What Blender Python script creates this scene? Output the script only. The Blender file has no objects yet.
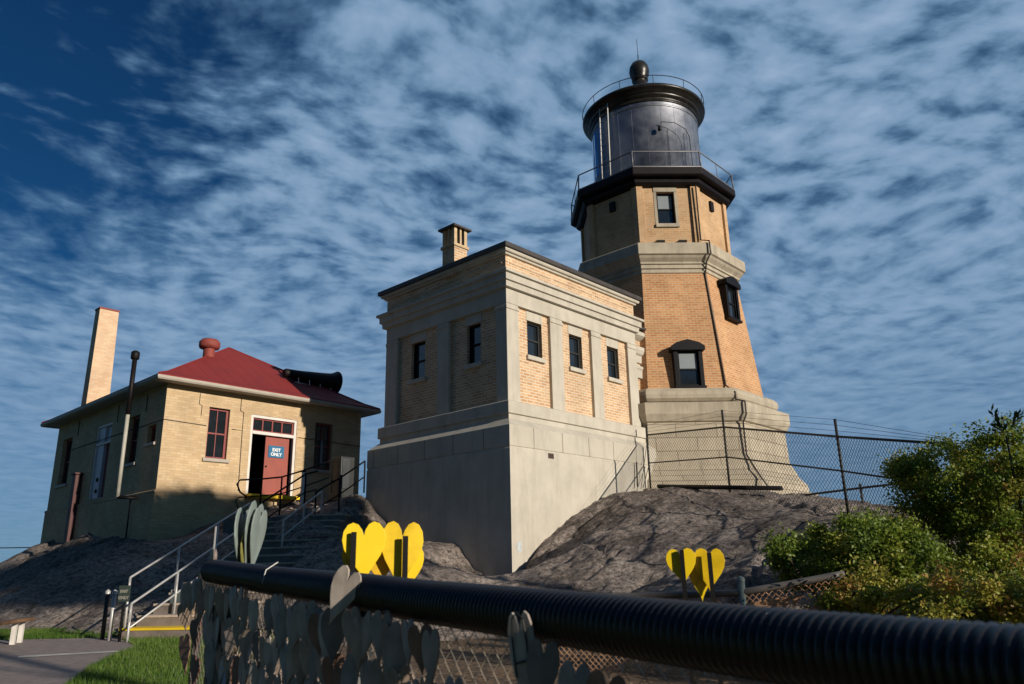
import bpy, bmesh, math, random
import numpy as np
from math import sin, cos, tan, pi, radians, atan2, sqrt
from mathutils import Vector, Matrix, noise
random.seed(7)
S = bpy.context.scene
COL = S.collection

# ------------------------------------------------------------------ camera
EYE = 1.15
FPX = 760.8
PITCH, ROLL = radians(16.574), radians(-1.222)
Fv = Vector((0, cos(PITCH), sin(PITCH))); Xv = Vector((1, 0, 0)); Uv = Xv.cross(Fv)
CX = Xv*cos(ROLL) + Uv*sin(ROLL); CU = Uv*cos(ROLL) - Xv*sin(ROLL)
cam = bpy.data.objects.new('camera', bpy.data.cameras.new('camera')); COL.objects.link(cam)
m = Matrix((CX, CU, -Fv)).transposed().to_4x4(); m.translation = Vector((0, 0, EYE)); cam.matrix_world = m
cam.data.sensor_width = 36; cam.data.lens = 36*FPX/1024; cam.data.clip_end = 60000; cam.data.clip_start = .05
cam.data.dof.use_dof = True; cam.data.dof.focus_distance = 17; cam.data.dof.aperture_fstop = 5.0
S.camera = cam
S.render.resolution_x, S.render.resolution_y = 1024, 684

# ------------------------------------------------------------------ light
SUN_AZ, SUN_EL = radians(131.6), radians(15.5)       # azimuth clockwise from the view direction (+Y)
SKY_STR, SUN_STR, EXPO = .05, 5.0, .06
sd = Vector((sin(SUN_AZ)*cos(SUN_EL), cos(SUN_AZ)*cos(SUN_EL), sin(SUN_EL)))
sl = bpy.data.lights.new('sun', 'SUN'); sl.energy = SUN_STR; sl.angle = radians(.5); sl.color = (1, .90, .76)
so = bpy.data.objects.new('sun', sl); COL.objects.link(so)
so.rotation_euler = sd.to_track_quat('Z', 'Y').to_euler()
S.view_settings.view_transform = 'Standard'; S.view_settings.look = 'None'
S.view_settings.gamma = 1; S.view_settings.exposure = EXPO

W = bpy.data.worlds.new('World'); S.world = W; W.use_nodes = True
wn, wl = W.node_tree.nodes, W.node_tree.links
wn.clear()
def N(tree, t, **k):
    n = tree.nodes.new(t)
    for a, b in k.items():
        if a == 'inp':
            for i, v in b.items(): n.inputs[i].default_value = v
        else: setattr(n, a, b)
    return n
WT = W.node_tree
def math_(T, op, a, b=None, c=None, clamp=False):
    n = N(T, 'ShaderNodeMath', operation=op, use_clamp=clamp)
    for i, v in enumerate((a, b, c)):
        if v is None: continue
        if isinstance(v, (int, float)): n.inputs[i].default_value = v
        else: T.links.new(v, n.inputs[i])
    return n.outputs[0]
sky = N(WT, 'ShaderNodeTexSky', sky_type='NISHITA', sun_disc=False, sun_elevation=SUN_EL, sun_rotation=SUN_AZ,
        altitude=200, air_density=1.0, dust_density=.4, ozone_density=2.5)
tc = N(WT, 'ShaderNodeTexCoord')
sp = N(WT, 'ShaderNodeSeparateXYZ'); wl.new(tc.outputs['Generated'], sp.inputs[0])
zc = math_(WT, 'MAXIMUM', sp.outputs[2], .0)
den = math_(WT, 'ADD', zc, .10)
px = math_(WT, 'DIVIDE', sp.outputs[0], den); py = math_(WT, 'DIVIDE', sp.outputs[1], den)
cb = N(WT, 'ShaderNodeCombineXYZ'); wl.new(px, cb.inputs[0]); wl.new(py, cb.inputs[1])
def dotv(v, d):
    n = N(WT, 'ShaderNodeVectorMath', operation='DOT_PRODUCT'); wl.new(v, n.inputs[0]); n.inputs[1].default_value = d; return n.outputs['Value']
BA = radians(68)          # the rows of small clouds run this way
wob = N(WT, 'ShaderNodeTexNoise', inp={'Scale': 1.1, 'Detail': 2}); wl.new(cb.outputs[0], wob.inputs['Vector'])
al = dotv(cb.outputs[0], (sin(BA), cos(BA), 0)); ac = dotv(cb.outputs[0], (cos(BA), -sin(BA), 0))
ac = math_(WT, 'ADD', ac, math_(WT, 'MULTIPLY', wob.outputs[0], .55))
cb1 = N(WT, 'ShaderNodeCombineXYZ'); wl.new(math_(WT, 'MULTIPLY', al, .95), cb1.inputs[0]); wl.new(ac, cb1.inputs[1])
n1 = N(WT, 'ShaderNodeTexNoise', inp={'Scale': 10.5, 'Detail': 5, 'Roughness': .48, 'Distortion': .05}); wl.new(cb1.outputs[0], n1.inputs['Vector'])
cb3 = N(WT, 'ShaderNodeCombineXYZ'); wl.new(math_(WT, 'MULTIPLY', al, .62), cb3.inputs[0]); wl.new(ac, cb3.inputs[1])
n3 = N(WT, 'ShaderNodeTexNoise', inp={'Scale': 19, 'Detail': 4, 'Roughness': .55, 'Distortion': .1}); wl.new(cb3.outputs[0], n3.inputs['Vector'])
n2 = N(WT, 'ShaderNodeTexNoise', inp={'Scale': 1.5, 'Detail': 3, 'Roughness': .5}); wl.new(cb1.outputs[0], n2.inputs['Vector'])
# coverage: clear towards the upper left, thicker elsewhere
dt = N(WT, 'ShaderNodeVectorMath', operation='DOT_PRODUCT'); wl.new(tc.outputs['Generated'], dt.inputs[0])
dt.inputs[1].default_value = Vector((-.62, .50, .60)).normalized()
clr = N(WT, 'ShaderNodeMapRange', interpolation_type='SMOOTHSTEP', inp={1: .85, 2: .985, 3: .10, 4: -.26}); wl.new(dt.outputs['Value'], clr.inputs[0])
f = math_(WT, 'ADD', n1.outputs[0], math_(WT, 'MULTIPLY', math_(WT, 'SUBTRACT', n2.outputs[0], .5), .5))
f = math_(WT, 'ADD', f, math_(WT, 'MULTIPLY', math_(WT, 'SUBTRACT', n3.outputs[0], .5), .36))
f = math_(WT, 'ADD', f, clr.outputs[0])
lowadd = N(WT, 'ShaderNodeMapRange', interpolation_type='SMOOTHSTEP', inp={1: .05, 2: .48, 3: .28, 4: .0}); wl.new(sp.outputs[2], lowadd.inputs[0])
calm = N(WT, 'ShaderNodeMapRange', interpolation_type='SMOOTHSTEP', inp={1: .04, 2: .50, 3: .85, 4: .0}); wl.new(sp.outputs[2], calm.inputs[0])   # the rows merge into an even veil towards the horizon
fm = N(WT, 'ShaderNodeMix', data_type='FLOAT'); wl.new(calm.outputs[0], fm.inputs[0]); wl.new(f, fm.inputs[2]); fm.inputs[3].default_value = .60
f = fm.outputs[0]
cl = N(WT, 'ShaderNodeMapRange', interpolation_type='SMOOTHSTEP', inp={1: .22, 2: .66, 3: 0, 4: .92}); wl.new(f, cl.inputs[0])
lowv = N(WT, 'ShaderNodeMapRange', interpolation_type='SMOOTHSTEP', inp={1: .0, 2: .30, 3: .80, 4: 1}); wl.new(sp.outputs[2], lowv.inputs[0])
fwd = N(WT, 'ShaderNodeMapRange', interpolation_type='SMOOTHSTEP', inp={1: -.35, 2: .25, 3: 0, 4: 1}); wl.new(sp.outputs[1], fwd.inputs[0])   # the cloud bank lies ahead, the sky behind is clear
alpha = math_(WT, 'MULTIPLY', math_(WT, 'MULTIPLY', cl.outputs[0], lowv.outputs[0]), fwd.outputs[0])
# deepen the clear blue as a polarising filter does
tint = N(WT, 'ShaderNodeMix', data_type='RGBA', blend_type='MULTIPLY'); tint.inputs[0].default_value = 1
wl.new(sky.outputs[0], tint.inputs[6]); tint.inputs[7].default_value = (.12, .47, .80, 1)
cloudc = N(WT, 'ShaderNodeMix', data_type='RGBA')
cr = N(WT, 'ShaderNodeMapRange', inp={1: .45, 2: .95, 3: 0, 4: 1}); wl.new(f, cr.inputs[0]); wl.new(cr.outputs[0], cloudc.inputs[0])
cloudc.inputs[6].default_value = (2.5, 5.0, 8.2, 1); cloudc.inputs[7].default_value = (6.9, 9.4, 13.0, 1)
mx = N(WT, 'ShaderNodeMix', data_type='RGBA'); wl.new(alpha, mx.inputs[0]); wl.new(tint.outputs[2], mx.inputs[6]); wl.new(cloudc.outputs[2], mx.inputs[7])
bg = N(WT, 'ShaderNodeBackground', inp={1: SKY_STR}); wl.new(mx.outputs[2], bg.inputs[0])
wo = N(WT, 'ShaderNodeOutputWorld'); wl.new(bg.outputs[0], wo.inputs[0])

# ------------------------------------------------------------------ placing helpers
AZ = radians(42.761)
U = Vector((sin(AZ), cos(AZ), 0)); V = Vector((-cos(AZ), sin(AZ), 0)); Z = Vector((0, 0, 1))
def ray(x, y): return CX*((x-512)/FPX) + CU*((342-y)/FPX) + Fv
def at(x, y, D):                      # point seen at that spot at horizontal distance D (metres)
    r = ray(x, y); p = r*(D/math.hypot(r.x, r.y)); p.z += EYE; return p
def onplane(x, y, n, d):              # plane n.p = d, p relative to the eye
    r = ray(x, y); p = r*(d/r.dot(n)); p.z += EYE; return p
GS = .02
def gz(x, y):
    z = GS*min(y, 16)
    if y > 26: z -= min(44, (y-26)**1.5*.25)
    if x > 22: z -= min(10, (x-22)*.02)
    return z
def gpt(x, y):                        # spot on the lawn plane
    n = Vector((0, -GS, 1)); return onplane(x, y, n, -EYE)
UW, VW = 12.55, 11.762                # wall corner of the block in (U,V)
HU, HV = 8.164, 19.998                # house corner
TU, TV = 21.37, 12.97                 # tower axis

# ------------------------------------------------------------------ mesh builder
def wm(o):
    while o.parent: o = o.parent
    return o.matrix_world
class MB:
    def __init__(s): s.v = []; s.f = []; s.sm = []; s.col = None
    def face(s, pts, smooth=False):
        i = len(s.v); s.v += [Vector(p) for p in pts]; s.f.append(tuple(range(i, i+len(pts)))); s.sm.append(smooth)
    def box(s, a, b, M=None):
        x0, y0, z0 = a; x1, y1, z1 = b
        P = [Vector(p) for p in ((x0,y0,z0),(x1,y0,z0),(x1,y1,z0),(x0,y1,z0),(x0,y0,z1),(x1,y0,z1),(x1,y1,z1),(x0,y1,z1))]
        if M: P = [M(p) if callable(M) else M @ p for p in P]
        i = len(s.v); s.v += P
        for q in ((0,3,2,1),(4,5,6,7),(0,1,5,4),(1,2,6,5),(2,3,7,6),(3,0,4,7)): s.f.append(tuple(i+k for k in q)); s.sm.append(False)
        return s
    def tube(s, path, r, n=8, cap=True):
        path = [Vector(p) for p in path]; k = len(path); rs = r if isinstance(r, (list, tuple)) else [r]*k
        i0 = len(s.v); prev = None
        for i, p in enumerate(path):
            d = (path[min(i+1, k-1)]-path[max(i-1, 0)]).normalized()
            if prev is None:
                a = d.cross(Z); a = a if a.length > .05 else d.cross(Vector((1, 0, 0)))
            else: a = prev - d*prev.dot(d)
            a.normalize(); b = d.cross(a); prev = a
            for j in range(n):
                t = 2*pi*j/n; s.v.append(p + (a*cos(t)+b*sin(t))*rs[i])
        for i in range(k-1):
            for j in range(n):
                s.f.append((i0+i*n+j, i0+i*n+(j+1) % n, i0+(i+1)*n+(j+1) % n, i0+(i+1)*n+j)); s.sm.append(n > 5)
        if cap:
            s.f.append(tuple(i0+j for j in range(n))[::-1]); s.sm.append(False)
            s.f.append(tuple(i0+(k-1)*n+j for j in range(n))); s.sm.append(False)
        return s
    def rings(s, rs, smooth=False, cap=(False, False)):
        n = len(rs[0]); i0 = len(s.v)
        for r in rs: s.v += [Vector(p) for p in r]
        for i in range(len(rs)-1):
            for j in range(n):
                s.f.append((i0+i*n+j, i0+i*n+(j+1) % n, i0+(i+1)*n+(j+1) % n, i0+(i+1)*n+j)); s.sm.append(smooth)
        if cap[0]: s.f.append(tuple(i0+j for j in range(n))[::-1]); s.sm.append(False)
        if cap[1]: s.f.append(tuple(i0+(len(rs)-1)*n+j for j in range(n))); s.sm.append(False)
        return s
    def lathe(s, prof, c=(0, 0, 0), n=48, smooth=True, cap=(False, False)):
        c = Vector(c)
        return s.rings([[c+Vector((r*cos(2*pi*j/n), r*sin(2*pi*j/n), z)) for j in range(n)] for r, z in prof], smooth, cap)
    def wall(s, M, a0, a1, c0, c1, holes=(), depth=.15, b=0):
        # vertical wall face in frame M(a, b_out, c_up) with openings and reveals
        xs = sorted({a0, a1, *[h[0] for h in holes], *[h[1] for h in holes]}); zs = sorted({c0, c1, *[h[2] for h in holes], *[h[3] for h in holes]})
        for i in range(len(xs)-1):
            for j in range(len(zs)-1):
                xm, zm = (xs[i]+xs[i+1])/2, (zs[j]+zs[j+1])/2
                if any(h[0] < xm < h[1] and h[2] < zm < h[3] for h in holes): continue
                s.face([M((xs[i], b, zs[j])), M((xs[i+1], b, zs[j])), M((xs[i+1], b, zs[j+1])), M((xs[i], b, zs[j+1]))])
        for h in holes:
            x0, x1, z0, z1 = h; e = b-depth
            s.face([M((x0, b, z0)), M((x0, b, z1)), M((x0, e, z1)), M((x0, e, z0))])
            s.face([M((x1, b, z0)), M((x1, e, z0)), M((x1, e, z1)), M((x1, b, z1))])
            s.face([M((x0, b, z1)), M((x1, b, z1)), M((x1, e, z1)), M((x0, e, z1))])
            s.face([M((x0, b, z0)), M((x0, e, z0)), M((x1, e, z0)), M((x1, b, z0))])
        return s
    def build(s, name, mat, parent=None, bevel=0, fixn=False):
        inv = wm(parent).inverted() if parent else None
        vs = [inv @ v for v in s.v] if inv else s.v
        me = bpy.data.meshes.new(name); me.from_pydata([tuple(v) for v in vs], [], s.f)
        me.polygons.foreach_set('use_smooth', s.sm)
        uv = me.uv_layers.new(name='UVMap'); data = np.zeros(len(me.loops)*2)
        for p in me.polygons:
            n = p.normal
            if abs(n.z) > .93: t, w = Vector((1, 0, 0)), Vector((0, 1, 0))
            else:
                t = Z.cross(n); t.normalize(); w = n.cross(t)
            for li in p.loop_indices:
                co = me.vertices[me.loops[li].vertex_index].co; data[2*li] = co.dot(t); data[2*li+1] = co.dot(w)
        uv.data.foreach_set('uv', data)
        if s.col is not None:
            at_ = me.color_attributes.new('shade', 'FLOAT_COLOR', 'POINT'); at_.data.foreach_set('color', np.array(s.col, dtype=np.float32).ravel())
        me.validate(); me.update()
        if fixn:
            bm = bmesh.new(); bm.from_mesh(me); bmesh.ops.remove_doubles(bm, verts=bm.verts, dist=1e-4); bmesh.ops.recalc_face_normals(bm, faces=bm.faces); bm.to_mesh(me); bm.free()
        o = bpy.data.objects.new(name, me); COL.objects.link(o)
        if mat: me.materials.append(mat)
        if parent: o.parent = parent
        if bevel:
            b = o.modifiers.new('bevel', 'BEVEL'); b.width = bevel; b.segments = 2; b.limit_method = 'ANGLE'; b.angle_limit = radians(40)
        return o
def tag(o, label=None, cat=None, group=None, kind=None):
    for k, v in (('label', label), ('category', cat), ('group', group), ('kind', kind)):
        if v: o[k] = v
    return o
def thing(name, label, cat, loc, rz=0, group=None):
    o = bpy.data.objects.new(name, None); COL.objects.link(o); o.empty_display_size = .2
    o.location = loc; o.rotation_euler = (0, 0, rz)
    o.matrix_world = Matrix.Translation(Vector(loc)) @ Matrix.Rotation(rz, 4, 'Z')
    return tag(o, label, cat, group)
def copy_tree(o, parent=None):
    c = o.copy(); COL.objects.link(c)
    if parent: c.parent = parent
    for ch in [x for x in bpy.data.objects if x.parent == o]: copy_tree(ch, c)
    return c
def frame(o, ex, n, ez=Z):
    o, ex, n, ez = Vector(o), Vector(ex), Vector(n), Vector(ez)
    return lambda p: o + ex*p[0] + n*p[1] + ez*p[2]

# ------------------------------------------------------------------ materials
def mat(name, base, rough=.8, metal=0., var=.12, vscale=3., bump=.0, bscale=30., spec=.4, coat=0, stain=None, streak=0):
    M_ = bpy.data.materials.new(name); M_.use_nodes = True; T = M_.node_tree; b = T.nodes['Principled BSDF']
    b.inputs['Roughness'].default_value = rough; b.inputs['Metallic'].default_value = metal; b.inputs['Specular IOR Level'].default_value = spec
    b.inputs['Coat Weight'].default_value = coat
    tc = N(T, 'ShaderNodeTexCoord')
    no = N(T, 'ShaderNodeTexNoise', inp={'Scale': vscale, 'Detail': 6, 'Roughness': .6}); T.links.new(tc.outputs['Object'], no.inputs['Vector'])
    rp = N(T, 'ShaderNodeMapRange', inp={1: .3, 2: .7, 3: 1-var, 4: 1+var}); T.links.new(no.outputs[0], rp.inputs[0])
    mu = N(T, 'ShaderNodeVectorMath', operation='SCALE'); mu.inputs[0].default_value = base; T.links.new(rp.outputs[0], mu.inputs['Scale'])
    out = mu.outputs[0]
    if stain or streak:
        mpp = N(T, 'ShaderNodeMapping', inp={3: (2.2, 2.2, .35)}); T.links.new(tc.outputs['Object'], mpp.inputs[0])
        n2 = N(T, 'ShaderNodeTexNoise', inp={'Scale': 1.6, 'Detail': 7, 'Roughness': .65}); T.links.new(mpp.outputs[0], n2.inputs['Vector'])
        r2 = N(T, 'ShaderNodeMapRange', inp={1: .46, 2: .72, 3: 0, 4: streak or .5}); T.links.new(n2.outputs[0], r2.inputs[0])
        mm = N(T, 'ShaderNodeMix', data_type='RGBA'); T.links.new(r2.outputs[0], mm.inputs[0]); T.links.new(out, mm.inputs[6]); mm.inputs[7].default_value = (*(stain or (.2, .17, .13)), 1)
        out = mm.outputs[2]
    T.links.new(out, b.inputs['Base Color'])
    rr = N(T, 'ShaderNodeMapRange', inp={1: .3, 2: .7, 3: max(.02, rough-.08), 4: min(1, rough+.08)}); T.links.new(no.outputs[0], rr.inputs[0]); T.links.new(rr.outputs[0], b.inputs['Roughness'])
    if bump:
        nb = N(T, 'ShaderNodeTexNoise', inp={'Scale': bscale, 'Detail': 5, 'Roughness': .6}); T.links.new(tc.outputs['Object'], nb.inputs['Vector'])
        bp = N(T, 'ShaderNodeBump', inp={'Strength': bump, 'Distance': .02}); T.links.new(nb.outputs[0], bp.inputs['Height']); T.links.new(bp.outputs[0], b.inputs['Normal'])
    return M_
def brickmat(name, c1, c2, mortar, bw=.205, bh=.062, ms=.011, rough=.85, bump=.28, off=.5, var=.18, streak=.0):
    M_ = bpy.data.materials.new(name); M_.use_nodes = True; T = M_.node_tree; b = T.nodes['Principled BSDF']; b.inputs['Roughness'].default_value = rough; b.inputs['Specular IOR Level'].default_value = .25
    uv = N(T, 'ShaderNodeUVMap', uv_map='UVMap')
    br = N(T, 'ShaderNodeTexBrick', offset=off, inp={'Color1': (*c1, 1), 'Color2': (*c2, 1), 'Mortar': (*mortar, 1), 'Scale': 1, 'Mortar Size': ms, 'Mortar Smooth': .2, 'Bias': 0, 'Brick Width': bw+ms, 'Row Height': bh+ms})
    T.links.new(uv.outputs[0], br.inputs['Vector'])
    tc = N(T, 'ShaderNodeTexCoord'); no = N(T, 'ShaderNodeTexNoise', inp={'Scale': 1.3, 'Detail': 7, 'Roughness': .6}); T.links.new(tc.outputs['Object'], no.inputs['Vector'])
    rp = N(T, 'ShaderNodeMapRange', inp={1: .3, 2: .7, 3: 1-var, 4: 1+var}); T.links.new(no.outputs[0], rp.inputs[0])
    mu = N(T, 'ShaderNodeVectorMath', operation='SCALE'); T.links.new(br.outputs['Color'], mu.inputs[0]); T.links.new(rp.outputs[0], mu.inputs['Scale'])
    out = mu.outputs[0]
    if streak:
        mpp = N(T, 'ShaderNodeMapping', inp={3: (3, 3, .4)}); T.links.new(tc.outputs['Object'], mpp.inputs[0])
        n2 = N(T, 'ShaderNodeTexNoise', inp={'Scale': 1.4, 'Detail': 7, 'Roughness': .65}); T.links.new(mpp.outputs[0], n2.inputs['Vector'])
        r2 = N(T, 'ShaderNodeMapRange', inp={1: .50, 2: .78, 3: 0, 4: streak}); T.links.new(n2.outputs[0], r2.inputs[0])
        mm = N(T, 'ShaderNodeMix', data_type='RGBA'); T.links.new(r2.outputs[0], mm.inputs[0]); T.links.new(out, mm.inputs[6]); mm.inputs[7].default_value = (.16, .13, .10, 1)
        out = mm.outputs[2]
    T.links.new(out, b.inputs['Base Color'])
    iv = math_(T, 'SUBTRACT', 1., br.outputs['Fac'])
    n3 = N(T, 'ShaderNodeTexNoise', inp={'Scale': 60, 'Detail': 3}); T.links.new(tc.outputs['Object'], n3.inputs['Vector'])
    hh = math_(T, 'ADD', iv, math_(T, 'MULTIPLY', n3.outputs[0], .35))
    bp = N(T, 'ShaderNodeBump', inp={'Strength': bump, 'Distance': .008}); T.links.new(hh, bp.inputs['Height']); T.links.new(bp.outputs[0], b.inputs['Normal'])
    return M_
M = {}
M['stone'] = mat('limestone', (.46, .425, .36), .85, var=.1, vscale=2, bump=.25, bscale=40, stain=(.22, .19, .15), streak=.35, spec=.2)
M['stone2'] = mat('weathered_limestone', (.40, .35, .27), .85, var=.14, vscale=2.5, bump=.3, bscale=40, stain=(.17, .14, .11), streak=.5, spec=.2)
M['stoneblock'] = brickmat('stone_blocks', (.46, .425, .36), (.43, .385, .31), (.22, .19, .15), bw=1.05, bh=.6, ms=.012, bump=.35, streak=.4, var=.1)
M['towerblock'] = brickmat('tower_stone_blocks', (.44, .38, .29), (.38, .33, .25), (.25, .21, .165), bw=1.15, bh=.36, ms=.016, bump=.45, streak=.5, var=.12)
M['brick'] = brickmat('buff_brick', (.43, .24, .12), (.56, .37, .21), (.56, .50, .40), streak=.12)
M['tbrick'] = brickmat('tower_brick', (.40, .175, .065), (.50, .26, .115), (.47, .36, .24), bw=.20, bh=.066, streak=.16)
M['ubrick'] = brickmat('upper_tower_brick', (.43, .24, .11), (.50, .31, .17), (.45, .36, .24), bw=.20, bh=.066, streak=.18)
M['hbrick'] = brickmat('house_brick', (.46, .32, .175), (.55, .41, .245), (.42, .32, .22), bh=.06, ms=.009, streak=.12)
M['roofred'] = mat('red_metal_roof', (.20, .026, .024), .75, var=.1, vscale=1.5, bump=.1, bscale=8, spec=.2)
M['ventred'] = mat('red_vent_paint', (.22, .045, .035), .7, var=.2, vscale=5)
M['white'] = mat('white_paint', (.62, .58, .54), .5, var=.1, vscale=4)
M['eave'] = mat('eave_paint', (.36, .32, .27), .6, var=.12, vscale=4)
M['redtrim'] = mat('red_trim_paint', (.22, .045, .04), .5, var=.15)
M['coral'] = mat('coral_door_paint', (.28, .070, .052), .6, var=.12, vscale=4)
M['darktrim'] = mat('black_trim_paint', (.006, .006, .008), .55, var=.2, spec=.15)
M['lantern'] = mat('black_lantern_metal', (.25, .26, .29), .48, metal=1.0, var=.12, vscale=2.2, spec=.9)
M['gallery'] = mat('gallery_iron', (.007, .005, .006), .55, var=.25, spec=.2)
M['greyrail'] = mat('galvanised_rail', (.42, .41, .40), .45, metal=.3, var=.15, vscale=8)
M['blackrail'] = mat('black_rail', (.008, .008, .009), .7, var=.2, spec=.15)
M['glass'] = mat('dark_window_glass', (.012, .016, .02), .06, var=.2, spec=.9)
M['skyglass'] = mat('sky_tinted_lantern_glass', (.22, .42, .66), .12, metal=1, var=.1)  # blue base colour stands in for the sky mirrored in the panes
M['curtain'] = mat('pale_window_blind', (.20, .23, .25), .7, var=.1)
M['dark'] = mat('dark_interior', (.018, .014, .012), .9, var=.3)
M['yellow'] = mat('yellow_paint', (.75, .50, .02), .5, var=.12)
M['yheart'] = mat('yellow_heart_paint', (.80, .56, .01), .4, var=.08, vscale=3)
M['blue'] = mat('blue_sign', (.01, .12, .24), .5, var=.05)
M['roofdark'] = mat('dark_coping_metal', (.045, .038, .036), .55, var=.25)
M['bronze'] = mat('weathered_bronze', (.016, .014, .012), .35, metal=.1, var=.35, vscale=5)
M['cabinet'] = mat('shaded_grey_cabinet', (.02, .022, .022), .5, var=.12)  # base colour darkened to stand for the shade at the cabinet
M['wood'] = mat('bench_wood', (.22, .12, .06), .7, var=.3, vscale=6)
M['step'] = mat('step_concrete', (.17, .14, .12), .9, var=.25, vscale=5, bump=.3)
M['nosing'] = mat('step_nosing', (.42, .34, .28), .8, var=.2, vscale=5)
M['plastic'] = mat('black_corrugated_plastic', (.012, .012, .016), .38, var=.15, spec=.5)
M['wire'] = mat('fence_wire', (.03, .028, .026), .6, metal=.2, var=.2)
M['wirelight'] = mat('galvanised_fence_wire', (.30, .26, .21), .5, metal=.3, var=.2)
M['sheet'] = mat('tan_lattice', (.42, .24, .13), .8, var=.25, vscale=8)
M['olive'] = mat('olive_sign_board', (.045, .04, .014), .6, var=.4, vscale=7)
M['paleblue'] = mat('pale_blue_label', (.22, .30, .42), .6, var=.1)
M['greyink'] = mat('grey_print', (.22, .21, .18), .7, var=.1)
M['path'] = mat('gravel_path', (.25, .20, .18), .95, var=.25, vscale=9, bump=.5, bscale=90)
M['line'] = mat('worn_white_line', (.50, .47, .42), .8, var=.3, vscale=6)
M['bark'] = mat('bark', (.06, .045, .03), .9, var=.3, bump=.4, bscale=25)
M['bwhite'] = mat('cream_downpipe', (.38, .36, .31), .5, var=.12)
M['signgreen'] = mat('dark_green_sign', (.03, .045, .04), .6, var=.1)
hcols = [(.38, .31, .27), (.24, .20, .18), (.40, .30, .23), (.34, .33, .32), (.52, .45, .39), (.30, .17, .12)]
for i, c in enumerate(hcols): M['heart%d' % i] = mat('grey_heart_%s' % 'abcdef'[i], c, .55, var=.3, vscale=9, stain=(.05, .03, .022), streak=.8)
M['heartgreen'] = mat('pale_green_heart', (.23, .28, .26), .5, var=.2, vscale=5, streak=.3)
M['heartolive'] = mat('olive_heart', (.22, .21, .06), .5, var=.2, vscale=5)
M['heartred'] = mat('dull_red_heart', (.09, .025, .022), .5, var=.2)
M['ink'] = mat('black_ink', (.006, .006, .006), .6, var=.1)

def leafmat(name, cols):
    M_ = bpy.data.materials.new(name); M_.use_nodes = True; T = M_.node_tree; b = T.nodes['Principled BSDF']
    b.inputs['Roughness'].default_value = .5; b.inputs['Specular IOR Level'].default_value = .35
    a = N(T, 'ShaderNodeAttribute', attribute_name='shade'); s = N(T, 'ShaderNodeSeparateColor'); T.links.new(a.outputs['Color'], s.inputs[0])
    r = N(T, 'ShaderNodeValToRGB'); r.color_ramp.elements[0].color = (*cols[0], 1); r.color_ramp.elements[1].color = (*cols[-1], 1)
    for i, c in enumerate(cols[1:-1]):
        e = r.color_ramp.elements.new((i+1)/(len(cols)-1)); e.color = (*c, 1)
    T.links.new(s.outputs[0], r.inputs[0]); T.links.new(r.outputs[0], b.inputs['Base Color'])
    tr = N(T, 'ShaderNodeBsdfTranslucent'); T.links.new(r.outputs[0], tr.inputs[0])
    ms = N(T, 'ShaderNodeMixShader', inp={0: .35}); T.links.new(b.outputs[0], ms.inputs[1]); T.links.new(tr.outputs[0], ms.inputs[2])
    T.links.new(ms.outputs[0], T.nodes['Material Output'].inputs[0]); return M_
M['leaf'] = leafmat('bush_leaves', [(.06, .105, .015), (.11, .175, .022), (.20, .26, .03), (.33, .31, .045), (.40, .17, .06)])
M['leafdark'] = leafmat('tree_leaves', [(.012, .025, .008), (.03, .05, .012), (.05, .07, .015)])
M['grassb'] = leafmat('grass_blades', [(.05, .11, .012), (.09, .17, .02), (.15, .20, .04)])

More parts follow.
